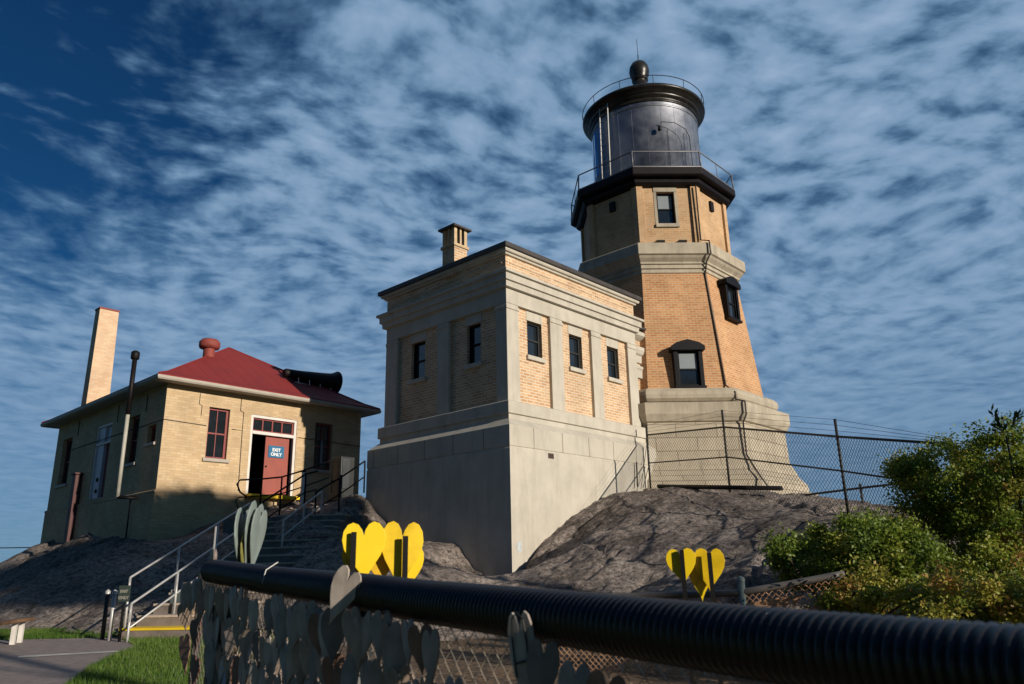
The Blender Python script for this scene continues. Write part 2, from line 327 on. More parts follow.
# rock
def rockmat():
    M_ = bpy.data.materials.new('lichen_rock'); M_.use_nodes = True; T = M_.node_tree; L = T.links; b = T.nodes['Principled BSDF']; b.inputs['Roughness'].default_value = .9; b.inputs['Specular IOR Level'].default_value = .2
    tc = N(T, 'ShaderNodeTexCoord')
    n1 = N(T, 'ShaderNodeTexNoise', inp={'Scale': .8, 'Detail': 8, 'Roughness': .65}); L.new(tc.outputs['Object'], n1.inputs['Vector'])
    r = N(T, 'ShaderNodeValToRGB'); L.new(n1.outputs[0], r.inputs[0])
    r.color_ramp.elements[0].position = .32; r.color_ramp.elements[0].color = (.155, .13, .115, 1)
    r.color_ramp.elements[1].position = .68; r.color_ramp.elements[1].color = (.48, .41, .36, 1)
    e = r.color_ramp.elements.new(.5); e.color = (.315, .263, .232, 1)
    n2 = N(T, 'ShaderNodeTexNoise', inp={'Scale': 11, 'Detail': 9, 'Roughness': .82}); L.new(tc.outputs['Object'], n2.inputs['Vector'])
    m2 = N(T, 'ShaderNodeMapRange', inp={1: .40, 2: .60, 3: .25, 4: 1.75}); L.new(n2.outputs[0], m2.inputs[0])
    mu = N(T, 'ShaderNodeVectorMath', operation='SCALE'); L.new(r.outputs[0], mu.inputs[0]); L.new(m2.outputs[0], mu.inputs['Scale'])
    v = N(T, 'ShaderNodeTexNoise', inp={'Scale': 3.3, 'Detail': 5, 'Roughness': .7, 'Distortion': .8}); L.new(tc.outputs['Object'], v.inputs['Vector'])
    lr = N(T, 'ShaderNodeMapRange', inp={1: .60, 2: .72, 3: 0, 4: .6}); L.new(v.outputs[0], lr.inputs[0])
    mx = N(T, 'ShaderNodeMix', data_type='RGBA'); L.new(lr.outputs[0], mx.inputs[0]); L.new(mu.outputs[0], mx.inputs[6]); mx.inputs[7].default_value = (.27, .21, .17, 1)
    # dark lichen crust
    v2 = N(T, 'ShaderNodeTexNoise', inp={'Scale': 1.7, 'Detail': 7, 'Roughness': .7}); 
    mpp = N(T, 'ShaderNodeMapping', inp={1: (7, 3, 1)}); L.new(tc.outputs['Object'], mpp.inputs[0]); L.new(mpp.outputs[0], v2.inputs['Vector'])
    l2 = N(T, 'ShaderNodeMapRange', inp={1: .53, 2: .64, 3: 0, 4: .6}); L.new(v2.outputs[0], l2.inputs[0])
    mx2 = N(T, 'ShaderNodeMix', data_type='RGBA'); L.new(l2.outputs[0], mx2.inputs[0]); L.new(mx.outputs[2], mx2.inputs[6]); mx2.inputs[7].default_value = (.05, .043, .038, 1)
    L.new(mx2.outputs[2], b.inputs['Base Color'])
    n5 = N(T, 'ShaderNodeTexNoise', inp={'Scale': 42, 'Detail': 5, 'Roughness': .7}); L.new(tc.outputs['Object'], n5.inputs['Vector'])
    hb = math_(T, 'ADD', math_(T, 'ADD', n2.outputs[0], math_(T, 'MULTIPLY', v.outputs[0], .9)), math_(T, 'MULTIPLY', n5.outputs[0], .35))
    bp = N(T, 'ShaderNodeBump', inp={'Strength': 1.0, 'Distance': .14}); L.new(hb, bp.inputs['Height']); L.new(bp.outputs[0], b.inputs['Normal'])
    return M_
M['rock'] = rockmat()
def groundmat():
    M_ = bpy.data.materials.new('lawn_and_dirt'); M_.use_nodes = True; T = M_.node_tree; L = T.links; b = T.nodes['Principled BSDF']; b.inputs['Roughness'].default_value = .95
    tc = N(T, 'ShaderNodeTexCoord'); n1 = N(T, 'ShaderNodeTexNoise', inp={'Scale': 6, 'Detail': 9, 'Roughness': .7}); L.new(tc.outputs['Object'], n1.inputs['Vector'])
    r = N(T, 'ShaderNodeValToRGB'); L.new(n1.outputs[0], r.inputs[0])
    r.color_ramp.elements[0].position = .35; r.color_ramp.elements[0].color = (.03, .05, .012, 1); r.color_ramp.elements[1].position = .65; r.color_ramp.elements[1].color = (.08, .12, .025, 1)
    d = N(T, 'ShaderNodeTexVoronoi', inp={'Scale': 22}); L.new(tc.outputs['Object'], d.inputs['Vector'])
    dr = N(T, 'ShaderNodeValToRGB'); L.new(d.outputs['Color'], dr.inputs[0])
    dr.color_ramp.elements[0].color = (.03, .02, .012, 1); dr.color_ramp.elements[1].color = (.26, .15, .07, 1); e = dr.color_ramp.elements.new(.5); e.color = (.10, .06, .03, 1)
    s = N(T, 'ShaderNodeSeparateXYZ'); L.new(tc.outputs['Object'], s.inputs[0])
    # dirt with fallen leaves right of the fence line, lawn to the left
    side = math_(T, 'ADD', math_(T, 'MULTIPLY', s.outputs[0], 1.4), s.outputs[1])
    side = math_(T, 'ADD', side, math_(T, 'MULTIPLY', n1.outputs[0], 1.5))
    k = N(T, 'ShaderNodeMapRange', inp={1: .8, 2: 1.4, 3: 0, 4: 1}); L.new(side, k.inputs[0])
    k2 = N(T, 'ShaderNodeMapRange', inp={1: -3.6, 2: -2.9, 3: 0, 4: 1}); L.new(s.outputs[0], k2.inputs[0])
    kk = math_(T, 'MULTIPLY', k.outputs[0], k2.outputs[0])
    mx = N(T, 'ShaderNodeMix', data_type='RGBA'); L.new(kk, mx.inputs[0]); L.new(r.outputs[0], mx.inputs[6]); L.new(dr.outputs[0], mx.inputs[7])
    L.new(mx.outputs[2], b.inputs['Base Color'])
    bp = N(T, 'ShaderNodeBump', inp={'Strength': .6, 'Distance': .03}); L.new(n1.outputs[0], bp.inputs['Height']); L.new(bp.outputs[0], b.inputs['Normal'])
    return M_
M['ground'] = groundmat()
def watermat():
    M_ = mat('lake_water', (.01, .03, .05), .12, var=.1, spec=.5); T = M_.node_tree
    tc = N(T, 'ShaderNodeTexCoord'); w = N(T, 'ShaderNodeTexNoise', inp={'Scale': .25, 'Detail': 6}); T.links.new(tc.outputs['Object'], w.inputs['Vector'])
    bp = N(T, 'ShaderNodeBump', inp={'Strength': .5, 'Distance': .5}); T.links.new(w.outputs[0], bp.inputs['Height']); T.links.new(bp.outputs[0], T.nodes['Principled BSDF'].inputs['Normal']); return M_
M['water'] = watermat()

# ------------------------------------------------------------------ ground, rock, lake
def sheet(xs, ys, zf, smooth=True):
    mb = MB(); nx, ny = len(xs), len(ys)
    mb.v = [Vector((x, y, zf(x, y))) for y in ys for x in xs]
    for j in range(ny-1):
        for i in range(nx-1): mb.f.append((j*nx+i, j*nx+i+1, (j+1)*nx+i+1, (j+1)*nx+i)); mb.sm.append(smooth)
    return mb
xs = sorted(set([-300, -150, -80, -50, -35] + [x*1.5 for x in range(-16, 17)] + [35, 50, 80, 150, 300]))
ys = sorted(set([-300, -150, -80, -40] + [y*1.5 for y in range(-16, 44)] + [100]))
g = sheet(xs, ys, gz).build('ground', M['ground']); g['kind'] = 'structure'
mb = MB(); mb.face([(-20000, -300, -38), (20000, -300, -38), (20000, 30000, -38), (-20000, 30000, -38)]); mb.build('water', M['water'])['kind'] = 'structure'

def pu(px, py, D): p = at(px, py, D); return (p.x, p.y, p.z)
def wuv(u, v, z): p = U*u + V*v; return (p.x, p.y, z+EYE)
cp = []
def rel(x, y, z): cp.append((x, y, z+EYE))
for t in [(-12,13.2,-1.4),(-9,13.4,-1.2),(-7.2,13.2,-1.0),(-6.0,12.6,-1.15),(-5,12.6,-1.2),(-4,12.2,-1.3),(-15,17,-1.4),(-18,22,-1.6),(-20,28,-2)]: rel(*t)
for t in [(-12.2,18.6,-.35),(-12.9,20.9,.1),(-10.5,17.5,.0),(-8.5,16,-.1),(-14.8,22,-.25),(-16,23.4,-.25),(-9.4,19.2,.88),(-12.5,22.2,.95),(-15.6,25.2,.95),(-17.5,25,-.2),(-14.5,26.5,1.0)]: rel(*t)
for uu, zz in ((.0, .93), (.7, 1.02), (1.5, 1.3), (2.3, 1.65), (3.2, 1.88), (6.2, 2.1)): cp.append(wuv(HU+uu, HV-.1, zz))
for uu in (1, 5): cp.append(wuv(HU+uu, HV+5, 1.5))
# between the buildings
for t in [(-3.9,20.1,1.85),(-5.1,21.5,1.75),(-2,24,1.9),(-5,28,1.4),(2,27,1.9),(-5.5,19.2,1.0),(-4.4,18.3,.95),(-6,17.5,.65),(-5.6,15.5,.0),(-5.2,14,-.55),(-6.7,18.6,.95)]: rel(*t)
for x, y in ((369, 515), (416, 542), (453, 544), (475, 565), (494, 580)):
    p = onplane(x, y, U, UW-.3); cp.append((p.x-.05, p.y-.05, p.z))
for x, y in ((512, 583), (527, 562), (540, 545), (560, 527), (577, 513), (600, 496), (620, 491), (645, 488)):
    p = onplane(x, y, V, VW-.3); cp.append((p.x+.03, p.y-.03, p.z))
for t in [(350,564,14.3),(310,571,14.3),(440,566,14.6),(480,578,15),(400,584,12.8),(400,610,11.6),(330,540,16.6),(300,512,18.6),(390,548,16.2),(330,600,12),(480,610,12.5)]: cp.append(pu(*t))
for t in [(560,560,15.2),(600,540,15.6),(650,520,16.2),(690,500,17.6),(680,545,14.4),(740,520,15.5),(760,550,13),(810,520,14.2),(820,560,11.5),(870,530,12.5),(560,600,13),(640,606,11.6),(720,608,10.6),(790,605,9.5)]: cp.append(pu(*t))
for t in [(5.02,18.32,1.64),(6.08,14.26,.92),(4.2,19.6,1.9),(5,20.6,1.92),(8.3,21.6,1.75),(10.5,25,1.6),(5,28.5,1.9),(9.5,19.5,1.2),(8.5,16,.9),(13,18.5,.75),(16,22,.6),(7.6,11.2,.5),(7,8.5,-.3),(10,8.5,.1),(13,12,.2),(20,15,-1.2),(18,8,-1.5),(6,5.5,-1.3),(3.5,8.0,-1.15),(1.5,10.2,-1.15),(-1.5,10.5,-1.3),(9,4,-1.6),(0,30,1.2),(14,28,.4),(-10,33,-.5),(8,34,-.8),(-16,31,-1),(22,28,-2)]: rel(*t)
cp = np.array(cp)
def tps_fit(P, lam=.02):
    n = len(P); d = np.hypot(P[:, None, 0]-P[None, :, 0], P[:, None, 1]-P[None, :, 1]); K = np.where(d > 0, d*d*np.log(d+1e-9), 0) + lam*np.eye(n)
    A = np.zeros((n+3, n+3)); A[:n, :n] = K; A[:n, n] = 1; A[:n, n+1:] = P[:, :2]; A[n, :n] = 1; A[n+1:, :n] = P[:, :2].T
    return np.linalg.solve(A, np.concatenate([P[:, 2], np.zeros(3)]))
TW = tps_fit(cp)
def rock_base(X, Y):
    X = np.atleast_1d(X); Y = np.atleast_1d(Y); out = np.empty(len(X))
    for i in range(0, len(X), 4000):
        x, y = X[i:i+4000], Y[i:i+4000]; d = np.hypot(x[:, None]-cp[None, :, 0], y[:, None]-cp[None, :, 1])
        out[i:i+4000] = np.where(d > 0, d*d*np.log(d+1e-9), 0) @ TW[:-3] + TW[-3] + TW[-2]*x + TW[-1]*y
    return out
def rock_noise(x, y):
    v = Vector((x*.5, y*.5, 0)); a = noise.fractal(v, 1.0, 2.1, 4)*.15
    jx, jy = (x*.8+y*.6), (-x*.6+y*.8)
    ter = noise.noise(Vector((jx*.25, jy*.25, 9)))*.6 + jy*.55 + a*1.2        # sheets of rock stepping down
    st = ter*1.1; fr_ = st-math.floor(st); step = -(fr_-.5)*.05 if fr_ < .94 else -.44*.05+(fr_-.94)/.06*.95*.05*.98
    q = Vector((jx*.15 + a*.8, jy*.42 + a*.8, 1.7 + noise.noise(Vector((x*.2, y*.2, 4)))*.4)); d_, p_ = noise.voronoi(q)
    edge = d_[1]-d_[0]; blk_h = noise.cell(p_[0]*13.7)*.05; crk = max(0, 1-edge/.035)*.07
    q2 = Vector((jx*.9+3, jy*1.6+a, 6)); d2, p2 = noise.voronoi(q2); crk += max(0, 1-(d2[1]-d2[0])/.04)*.015; blk_h += noise.cell(p2[0]*7.3)*.012
    s = noise.noise(Vector((x*2.6, y*2.6, 5)))*.03 + noise.fractal(Vector((x*6, y*6, 2)), .8, 2., 4)*.03
    return a + step + s + blk_h - crk
RX = np.concatenate([np.arange(-20, -13, .16), np.arange(-13, 9, .065), np.arange(9, 20, .16)]); RY = np.concatenate([np.arange(7.5, 22, .065), np.arange(22, 31, .16)])
gx, gy = np.meshgrid(RX, RY); zb = rock_base(gx.ravel(), gy.ravel())
mb = MB(); mb.v = [Vector((x, y, z + rock_noise(x, y))) for x, y, z in zip(gx.ravel(), gy.ravel(), zb)]
nx = len(RX)
for j in range(len(RY)-1):
    for i in range(nx-1):
        q = (j*nx+i, j*nx+i+1, (j+1)*nx+i+1, (j+1)*nx+i)
        if max(mb.v[k].z for k in q) < gz(0, RY[j])-.25: continue
        mb.f.append(q); mb.sm.append(True)
def zrock(x, y): return float(rock_base(x, y)[0]) + rock_noise(x, y)
o = mb.build('rock', M['rock']); o['kind'] = 'structure'

# path and its worn line
def flat(name, pts, h, m):
    mb = MB(); mb.face([(p[0], p[1], gz(*p[:2])+h) for p in pts]); o = mb.build(name, m); o['kind'] = 'structure'; return o
pp = [gpt(*p) for p in ((-60, 648), (-20, 641), (60, 639), (118, 638), (136, 647), (112, 656), (88, 668), (60, 690), (30, 730), (-200, 760))]
flat('path', pp, .006, M['path'])
a, b_, c_, d_ = gpt(18, 657), gpt(118, 651.6), gpt(119, 652.8), gpt(18, 658.6)
flat('painted_line', [a, d_, c_, b_], .012, M['line'])

# ------------------------------------------------------------------ window helper
def window(root, fr, a0, a1, c0, c1, b, fm, gm=None, fw=.05, rail=None, mull=0, name='window', blind=False, sash=True, label=None):
    # fr frame; b = plane of the frame front (negative = recessed)
    mb = MB(); d = .06
    mb.box((a0, b-d, c0), (a0+fw, b, c1), fr); mb.box((a1-fw, b-d, c0), (a1, b, c1), fr)
    mb.box((a0+fw, b-d, c0), (a1-fw, b, c0+fw), fr); mb.box((a0+fw, b-d, c1-fw), (a1-fw, b, c1), fr)
    mid = c0+(c1-c0)*(rail if rail else .5)
    if rail: mb.box((a0+fw, b-d-.01, mid-.022), (a1-fw, b-.012, mid+.022), fr)
    for k in range(mull):
        x = a0+fw+(a1-a0-2*fw)*(k+1)/(mull+1); mb.box((x-.012, b-d, c0+fw), (x+.012, b-.02, c1-fw), fr)
    w = mb.build(name, fm, root)
    if label: w['label'] = label
    p = MB(); p.face([fr((a0+fw*.5, b-.045, c0+fw*.5)), fr((a1-fw*.5, b-.045, c0+fw*.5)), fr((a1-fw*.5, b-.045, c1-fw*.5)), fr((a0+fw*.5, b-.045, c1-fw*.5))])
    p.build('pane', gm or M['glass'], w)
    if blind:
        q = MB(); q.box((a0+fw, b-.044, mid+.03), (a1-fw, b-.040, c1-fw-.01), fr); q.build('blind', M['curtain'], w)
    return w

# ------------------------------------------------------------------ the block beside the tower
def E(z): return z+EYE
LL, WW = 5.45, 4.62
org = U*UW + V*VW
ROT = atan2(U.y, U.x)
blk = thing('stone_building', 'square flat-roofed building of pale stone and buff brick joined to the lighthouse', 'building', (org.x, org.y, E(-.3)), ROT)
fR = frame(org, U, -V)          # right face: a along U, b outwards
fL = frame(org, V, -U)          # left face: a along V
fB = frame(org+U*LL, V, U); fK = frame(org+V*WW, U, V)
def rectring(d, z, x1=LL, y1=WW, x0=0, y0=0):
    return [org+U*(x0-d)+V*(y0-d)+Z*E(z), org+U*(x1+d)+V*(y0-d)+Z*E(z), org+U*(x1+d)+V*(y1+d)+Z*E(z), org+U*(x0-d)+V*(y1+d)+Z*E(z)]
def rloft(prof, name, m, bevel=0, parent=blk, cap=(False, True), **k):
    return MB().rings([rectring(d, z, **k) for d, z in prof], cap=cap).build(name, m, parent, bevel)
rloft([(.30, -1.2), (.30, 2.565), (.285, 2.58), (.285, 2.61)], 'base', M['stone'], cap=(False, False))
rloft([(.285, 2.61), (.30, 2.625), (.30, 3.09)], 'base_course', brickmat('jointed_stone_course', (.46, .425, .36), (.44, .40, .32), (.20, .17, .14), bw=1.02, bh=3.7, ms=.014, bump=.35, streak=.35, var=.1), cap=(False, False))
rloft([(.30, 3.09), (.09, 3.27), (.07, 3.28), (.07, 3.40)], 'sloped_course', M['stone'], cap=(False, False))
rloft([(.07, 3.40), (.12, 3.405), (.12, 3.69), (.0, 3.735), (-.09, 3.735)], 'ledge', M['stone'], bevel=.012, cap=(False, False))
# brick walls, recessed between the pilasters
RW = [(.82, 1.37), (2.46, 3.0), (4.13, 4.66)]; LW = [(.97, 1.46), (3.06, 3.62)]
mb = MB(); WB = -.09
mb.wall(fR, 0, LL, E(3.73), E(6.22), [(a, b, E(4.97), E(5.87)) for a, b in RW], .16, WB)
mb.wall(fL, 0, WW, E(3.73), E(6.22), [(a, b, E(4.85), E(5.88)) for a, b in LW], .16, WB)
mb.wall(fB, 0, WW, E(3.73), E(6.22), [], .1, WB); mb.wall(fK, 0, LL, E(3.73), E(6.22), [], .1, WB)
mb.build('wall', M['brick'], blk)
for (fr, segs, L) in ((fR, [(0, .42), (1.61, 2.09), (3.32, 3.75), (5.02, LL)], 0), (fL, [(.0, .37), (2.04, 2.49), (4.13, WW)], 1)):
    for i, (a, b) in enumerate(segs):
        mb = MB()
        if i == 0:      # corner pilasters wrap; keep one per face
            mb.box((a if L == 0 else .09, -.09, E(3.73)), (b, 0, E(6.12)), fr)
        else: mb.box((a, -.09, E(3.735)), (b, 0, E(6.12)), fr)
        mb.box((max(a-.02, -.022 if L == 0 else .092), -.088, E(5.98)), (b+.02 if b < 4.6 else b+.0, .022, E(6.06)), fr)
        mb.build('pilaster', M['stone'], blk, bevel=.008)
for fr, xs_, L in ((fR, RW, 0), (fL, LW, 1)):
    for (a, b) in xs_:
        z0 = 4.97 if L == 0 else 4.85; z1 = 5.87
        s = MB(); s.box((a-.06, WB-.02, E(z0-.11)), (b+.06, WB+.07, E(z0)), fr); s.build('sill', M['stone'], blk, bevel=.008)
        s = MB(); s.box((a-.03, WB-.02, E(z1)), (b+.03, WB+.012, E(z1+.24)), fr); s.build('lintel', M['stone'], blk, bevel=.006)
        window(blk, fr, a, b, E(z0), E(z1), WB-.09, M['darktrim'] if L else M['cabinet'], fw=.045, rail=.5, mull=0 if L else 0)
rloft([(-.1, 6.125), (.0, 6.125), (.0, 6.50), (.09, 6.505), (.09, 6.56), (.10, 6.65), (.15, 6.655), (.15, 6.70), (.155, 6.83), (.22, 6.835), (.22, 6.90), (.03, 7.0), (.0, 7.0)], 'cornice', M['stone'], bevel=.006, cap=(True, False))
mb = MB()
for fr, L in ((fR, LL), (fL, WW), (fB, WW), (fK, LL)): mb.wall(fr, 0, L, E(7.0), E(7.36), [], .1, 0)
mb.build('frieze', M['brick'], blk)
mb = MB()       # raised header course lines in the frieze
for fr, segs in ((fR, ((.12, 1.66), (1.82, 3.45), (3.6, 5.1))), (fL, ((.12, 1.4), (1.6, 2.9), (3.1, 4.4)))):
    for a, b in segs: mb.box((a, 0.0, E(7.16)), (b, .018, E(7.19)), fr)
mb.build('brick_band', M['brick'], blk)
rloft([(-.02, 7.345), (.06, 7.35), (.07, 7.40), (.12, 7.405), (.14, 7.44), (.14, 7.49)], 'coping_stone', M['stone'], bevel=.005, cap=(True, False))
rloft([(.13, 7.485), (.20, 7.49), (.20, 7.60), (.05, 7.62), (-.3, 7.56)], 'coping', M['roofdark'], cap=(True, True))
# vents: one small square hole, its dark inside painted as a brown plate, and a patched spot
mb = MB(); mb.box((1.00, .295, E(2.44)), (1.20, .306, E(2.56)), fR); mb.build('vent', mat('dark_vent_hole', (.05, .03, .022), .8), blk)
pt = onplane(519.5, 547, V, VW-.3); al_ = (pt-org).dot(U); mb = MB(); ov = [(al_+.075*cos(t*pi/5)*(1+.15*(t % 3)), .3035, pt.z+.12*sin(t*pi/5)*(1+.1*(t % 2))) for t in range(10)]
mb.face([fR(q) for q in ov]); mb.build('wall_patch', mat('pale_blue_patch', (.42, .46, .46), .7, var=.3, vscale=20), blk)
# neck to the tower
orgN = org
rl = lambda prof, name, m, **k: rloft(prof, name, m, x0=5.3, x1=6.75, y0=.30, y1=2.4, **k)
rl([(.12, -.2), (.12, 3.3), (.0, 3.4), (.0, 3.72)], 'neck_base', M['stone'], cap=(False, True))
rl([(0, 3.72), (0, 5.15), (0, 6.9)], 'neck_wall', M['brick'], cap=(False, True))
rl([(.01, 5.25), (.08, 5.27), (.08, 5.5), (.11, 5.55), (.11, 5.62), (.0, 5.68)], 'neck_band', M['stone'], bevel=.005, cap=(False, False))
rl([(.01, 5.72), (.06, 5.74), (.06, 5.95), (.12, 6.0), (.16, 6.1), (.16, 6.2), (.01, 6.28)], 'neck_band', M['stone'], bevel=.005, cap=(False, False))
rl([(.01, 6.45), (.10, 6.5), (.18, 6.56), (.18, 6.66), (.10, 6.72), (.0, 6.74)], 'neck_cornice', M['stone'], cap=(False, True))
rl([(.10, 6.76), (.22, 6.765), (.22, 6.83), (.0, 6.86)], 'neck_roof', M['roofdark'], cap=(True, True))
# chimney on the flat roof (tall brick stack with open cap)
cpt = at(454.3, 262, 18.35); co = Vector((cpt.x, cpt.y, 0))
zt = at(454, 243.5, 18.35).z; zc1 = at(454, 224, 18.35).z
ch = MB(); fC = frame(co, U, V); w = .46
ch.box((0, 0, E(7.3)), (w, w, zt-.05), fC); c1 = ch.build('chimney', M['brick'], blk)
q = MB(); q.box((-.04, -.04, zt-.05), (w+.04, w+.04, zt+.03), fC); q.build('chimney_collar', M['hbrick'], c1, bevel=.008)
q = MB(); ztt = zt+.03
for a in (0, w-.1):
    for b in (0, w-.1): q.box((a, b, ztt), (a+.1, b+.1, zc1-.07), fC)
for a, b, c, d in ((.2, .0, .26, .09), (0.0, .2, .09, .26)): q.box((a, b, ztt), (c, d, zc1-.07), fC)
q.build('chimney_vent', M['hbrick'], c1)
q = MB(); q.box((-.09, -.09, zc1-.07), (w+.09, w+.09, zc1-.02), fC); q.box((.0, .0, zc1-.02), (w, w, zc1+.02), fC); q.build('chimney_cap', M['roofdark'], c1)

# ------------------------------------------------------------------ the lighthouse
tc0 = U*TU + V*TV
tw = thing('lighthouse', 'tall octagonal lighthouse of orange brick and stone with a black lantern room on top', 'lighthouse', (tc0.x, tc0.y, E(1.8)), ROT)
dirs = []      # facet normals: front facet index 0
for k in range(8):
    a = k*pi/4 + 5*pi/4; dirs.append(U*cos(a) + V*sin(a))
def octring(R, z): 
    out = []
    for k in range(8):
        a = (k-.5)*pi/4 + 5*pi/4; r = R/cos(pi/8); out.append(tc0 + (U*cos(a)+V*sin(a))*r + Z*E(z))
    return out
def oloft(prof, name, m, bevel=0, cap=(False, False), parent=tw): return MB().rings([octring(R, z) for R, z in prof], cap=cap).build(name, m, parent, bevel)
def facet(k, R0, z0, R1=None, z1=None):
    n = dirs[k]; ex = Z.cross(n)*-1
    ex = Vector((-n.y, n.x, 0)); 
    if R1 is None: return frame(tc0+n*R0, ex, n)
    ez = (n*(R1-R0) + Z*(z1-z0)); L = ez.length; ez = ez/(z1-z0)
    nn = ex.cross(ez).normalized(); nn = nn if nn.dot(n) > 0 else -nn
    return frame(tc0+n*R0 - ez*E(z0), ex, nn, ez)
oloft([(4.0, .6), (3.95, 1.95), (3.74, 2.0), (3.72, 2.2), (3.5, 2.47), (3.46, 2.6), (3.32, 2.9), (3.29, 3.84)], 'base', M['towerblock'])
oloft([(3.29, 3.84), (3.36, 3.87), (3.42, 3.98), (3.46, 4.06), (3.46, 4.39), (3.1, 4.46), (2.95, 4.46)], 'base_cornice', M['stone2'], bevel=.012)
oloft([(2.95, 4.46), (3.10, 4.49), (3.18, 4.57), (3.205, 4.67), (3.18, 4.78), (3.09, 4.87), (2.93, 4.91), (2.80, 4.93)], 'torus_course', M['stone2'])
SR = lambda z: 2.83-(z-4.95)*(2.83-2.44)/(8.79-4.95)
oloft([(SR(4.9), 4.9), (SR(8.9), 8.9)], 'shaft', M['tbrick'])
oloft([(SR(8.7), 8.66), (2.49, 8.68), (2.49, 8.74), (2.46, 8.75), (2.46, 8.80), (2.51, 8.82), (2.51, 8.88), (2.49, 8.89), (2.49, 8.94), (2.54, 8.96), (2.54, 9.02), (2.58, 9.06), (2.64, 9.12), (2.68, 9.19), (2.70, 9.20)], 'corbel_bands', M['stone2'])
oloft([(2.70, 9.20), (2.74, 9.22), (2.74, 9.56), (2.70, 9.60), (2.36, 9.74), (2.2, 9.76)], 'belt_cornice', M['stone2'], bevel=.012)
fw0 = 2.29*tan(pi/8)*2
mb = MB()
for k in range(8):
    fr = facet(k, 2.29, 0); h = fw0/2
    holes = [(-.33, .25, E(10.42), E(11.55))] if k == 0 else []
    mb.wall(fr, -h, h, E(9.7), E(11.8), holes, .2)
mb.build('upper_wall', M['ubrick'], tw)
for k in range(8):      # corner piers
    a = (k-.5)*pi/4 + 5*pi/4; m_ = MB(); e = []
    vtx = lambda R, s, w: tc0 + dirs[(k-1) % 8 if s < 0 else k]*R
    nL, nR = dirs[(k-1) % 8], dirs[k]; exL = Vector((-nL.y, nL.x, 0)); exR = Vector((-nR.y, nR.x, 0))
    Ro, Ri, w_ = 2.37, 2.27, .20
    V0 = tc0 + (U*cos(a)+V*sin(a))*(Ro/cos(pi/8)); Vi = tc0 + (U*cos(a)+V*sin(a))*(Ri/cos(pi/8))
    hL = Ro*tan(pi/8)
    P = [V0, tc0+nL*Ro+exL*(hL-w_), tc0+nL*Ri+exL*(hL-w_), Vi, tc0+nR*Ri-exR*(hL-w_), tc0+nR*Ro-exR*(hL-w_)]
    MB().rings([[p+Z*E(9.71) for p in P], [p+Z*E(11.78) for p in P]], cap=(True, True)).build('corner_pier', M['ubrick'], tw, fixn=True)
oloft([(2.30, 11.70), (2.44, 11.74), (2.50, 11.80), (2.52, 11.86), (2.50, 11.92), (2.44, 11.96)], 'gallery_moulding', M['gallery'])
dk = oloft([(2.42, 11.94), (2.66, 11.96), (2.70, 12.0), (2.70, 12.22), (2.66, 12.24)], 'gallery_deck', M['gallery'], cap=(True, True), bevel=.01)
rr = MB()
rg = [p for p in octring(2.64, 12.82)]; rr.tube(rg+[rg[0]], .022, 6, cap=False)
rb = [p for p in octring(2.66, 12.26)]; rr.tube(rb+[rb[0]], .03, 6, cap=False)
for k in range(8):
    a, b = rg[k], rg[(k+1) % 8]; a0, b0 = rb[k], rb[(k+1) % 8]
    rr.tube([a0, a], .026, 6)
    for t in (.5,): rr.tube([a0.lerp(b0, t), a.lerp(b, t)], .012, 5)
rr.build('gallery_railing', M['greyrail'] if 0 else mat('dark_grey_rail', (.16, .16, .17), .45, metal=.3), tw)
c3 = Vector((tc0.x, tc0.y, EYE))
MB().lathe([(1.95, 12.2), (1.95, 12.5), (1.90, 12.52), (1.90, 15.25)], c3, 96).build('lantern_room', M['lantern'], tw)
sm = MB()
camang = atan2(-tc0.y, -tc0.x)
for k in range(24):      # riveted seams
    a = camang + k*2*pi/24 + .06; p = c3+Vector((cos(a), sin(a), 0))*1.902
    sm.tube([p+Z*12.5, p+Z*15.2], .004, 4)
sm.lathe([(1.90, 15.02), (1.925, 15.03), (1.925, 15.08), (1.90, 15.09)], c3, 64)
sm.build('seams', M['lantern'], tw)
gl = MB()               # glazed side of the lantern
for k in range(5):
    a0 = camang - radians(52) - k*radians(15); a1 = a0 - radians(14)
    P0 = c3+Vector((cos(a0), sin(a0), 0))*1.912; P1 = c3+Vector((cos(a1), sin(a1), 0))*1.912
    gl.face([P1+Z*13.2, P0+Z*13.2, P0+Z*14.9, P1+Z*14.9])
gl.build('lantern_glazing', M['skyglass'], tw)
MB().lathe([(1.89, 15.20), (1.94, 15.21), (1.94, 15.26), (1.92, 15.27), (1.92, 15.38), (2.00, 15.39), (2.02, 15.46), (2.02, 15.50), (2.11, 15.51), (2.12, 15.58), (2.18, 15.59), (2.215, 15.64), (2.21, 15.70), (2.16, 15.75), (2.0, 15.82), (1.2, 16.3), (.5, 16.75), (.26, 16.9)], c3, 96).build('lantern_roof', M['bronze'], tw)
bb = MB().lathe([(.26, 16.86), (.27, 17.22), (.24, 17.26), (.24, 17.32), (.30, 17.34), (.30, 17.40), (.30, 17.46), (.35, 17.58), (.375, 17.74), (.35, 17.92), (.27, 18.08), (.14, 18.17), (.02, 18.20)], c3, 32); bb.build('ball_vent', M['bronze'], tw)
MB().tube([c3+Z*18.18, c3+Z*18.5], .02, 6).tube([c3+Z*18.5, c3+Z*19.2], .01, 5).build('lightning_rod', M['bronze'], tw)
rr = MB(); rp = [c3+Vector((2.2*cos(t*2*pi/48), 2.2*sin(t*2*pi/48), 16.02)) for t in range(49)]; rr.tube(rp, .014, 5, cap=False)
for t in range(0, 48, 4): rr.tube([rp[t], rp[t]-Z*.30], .010, 4)
rr.build('roof_railing', M['gallery'], tw)
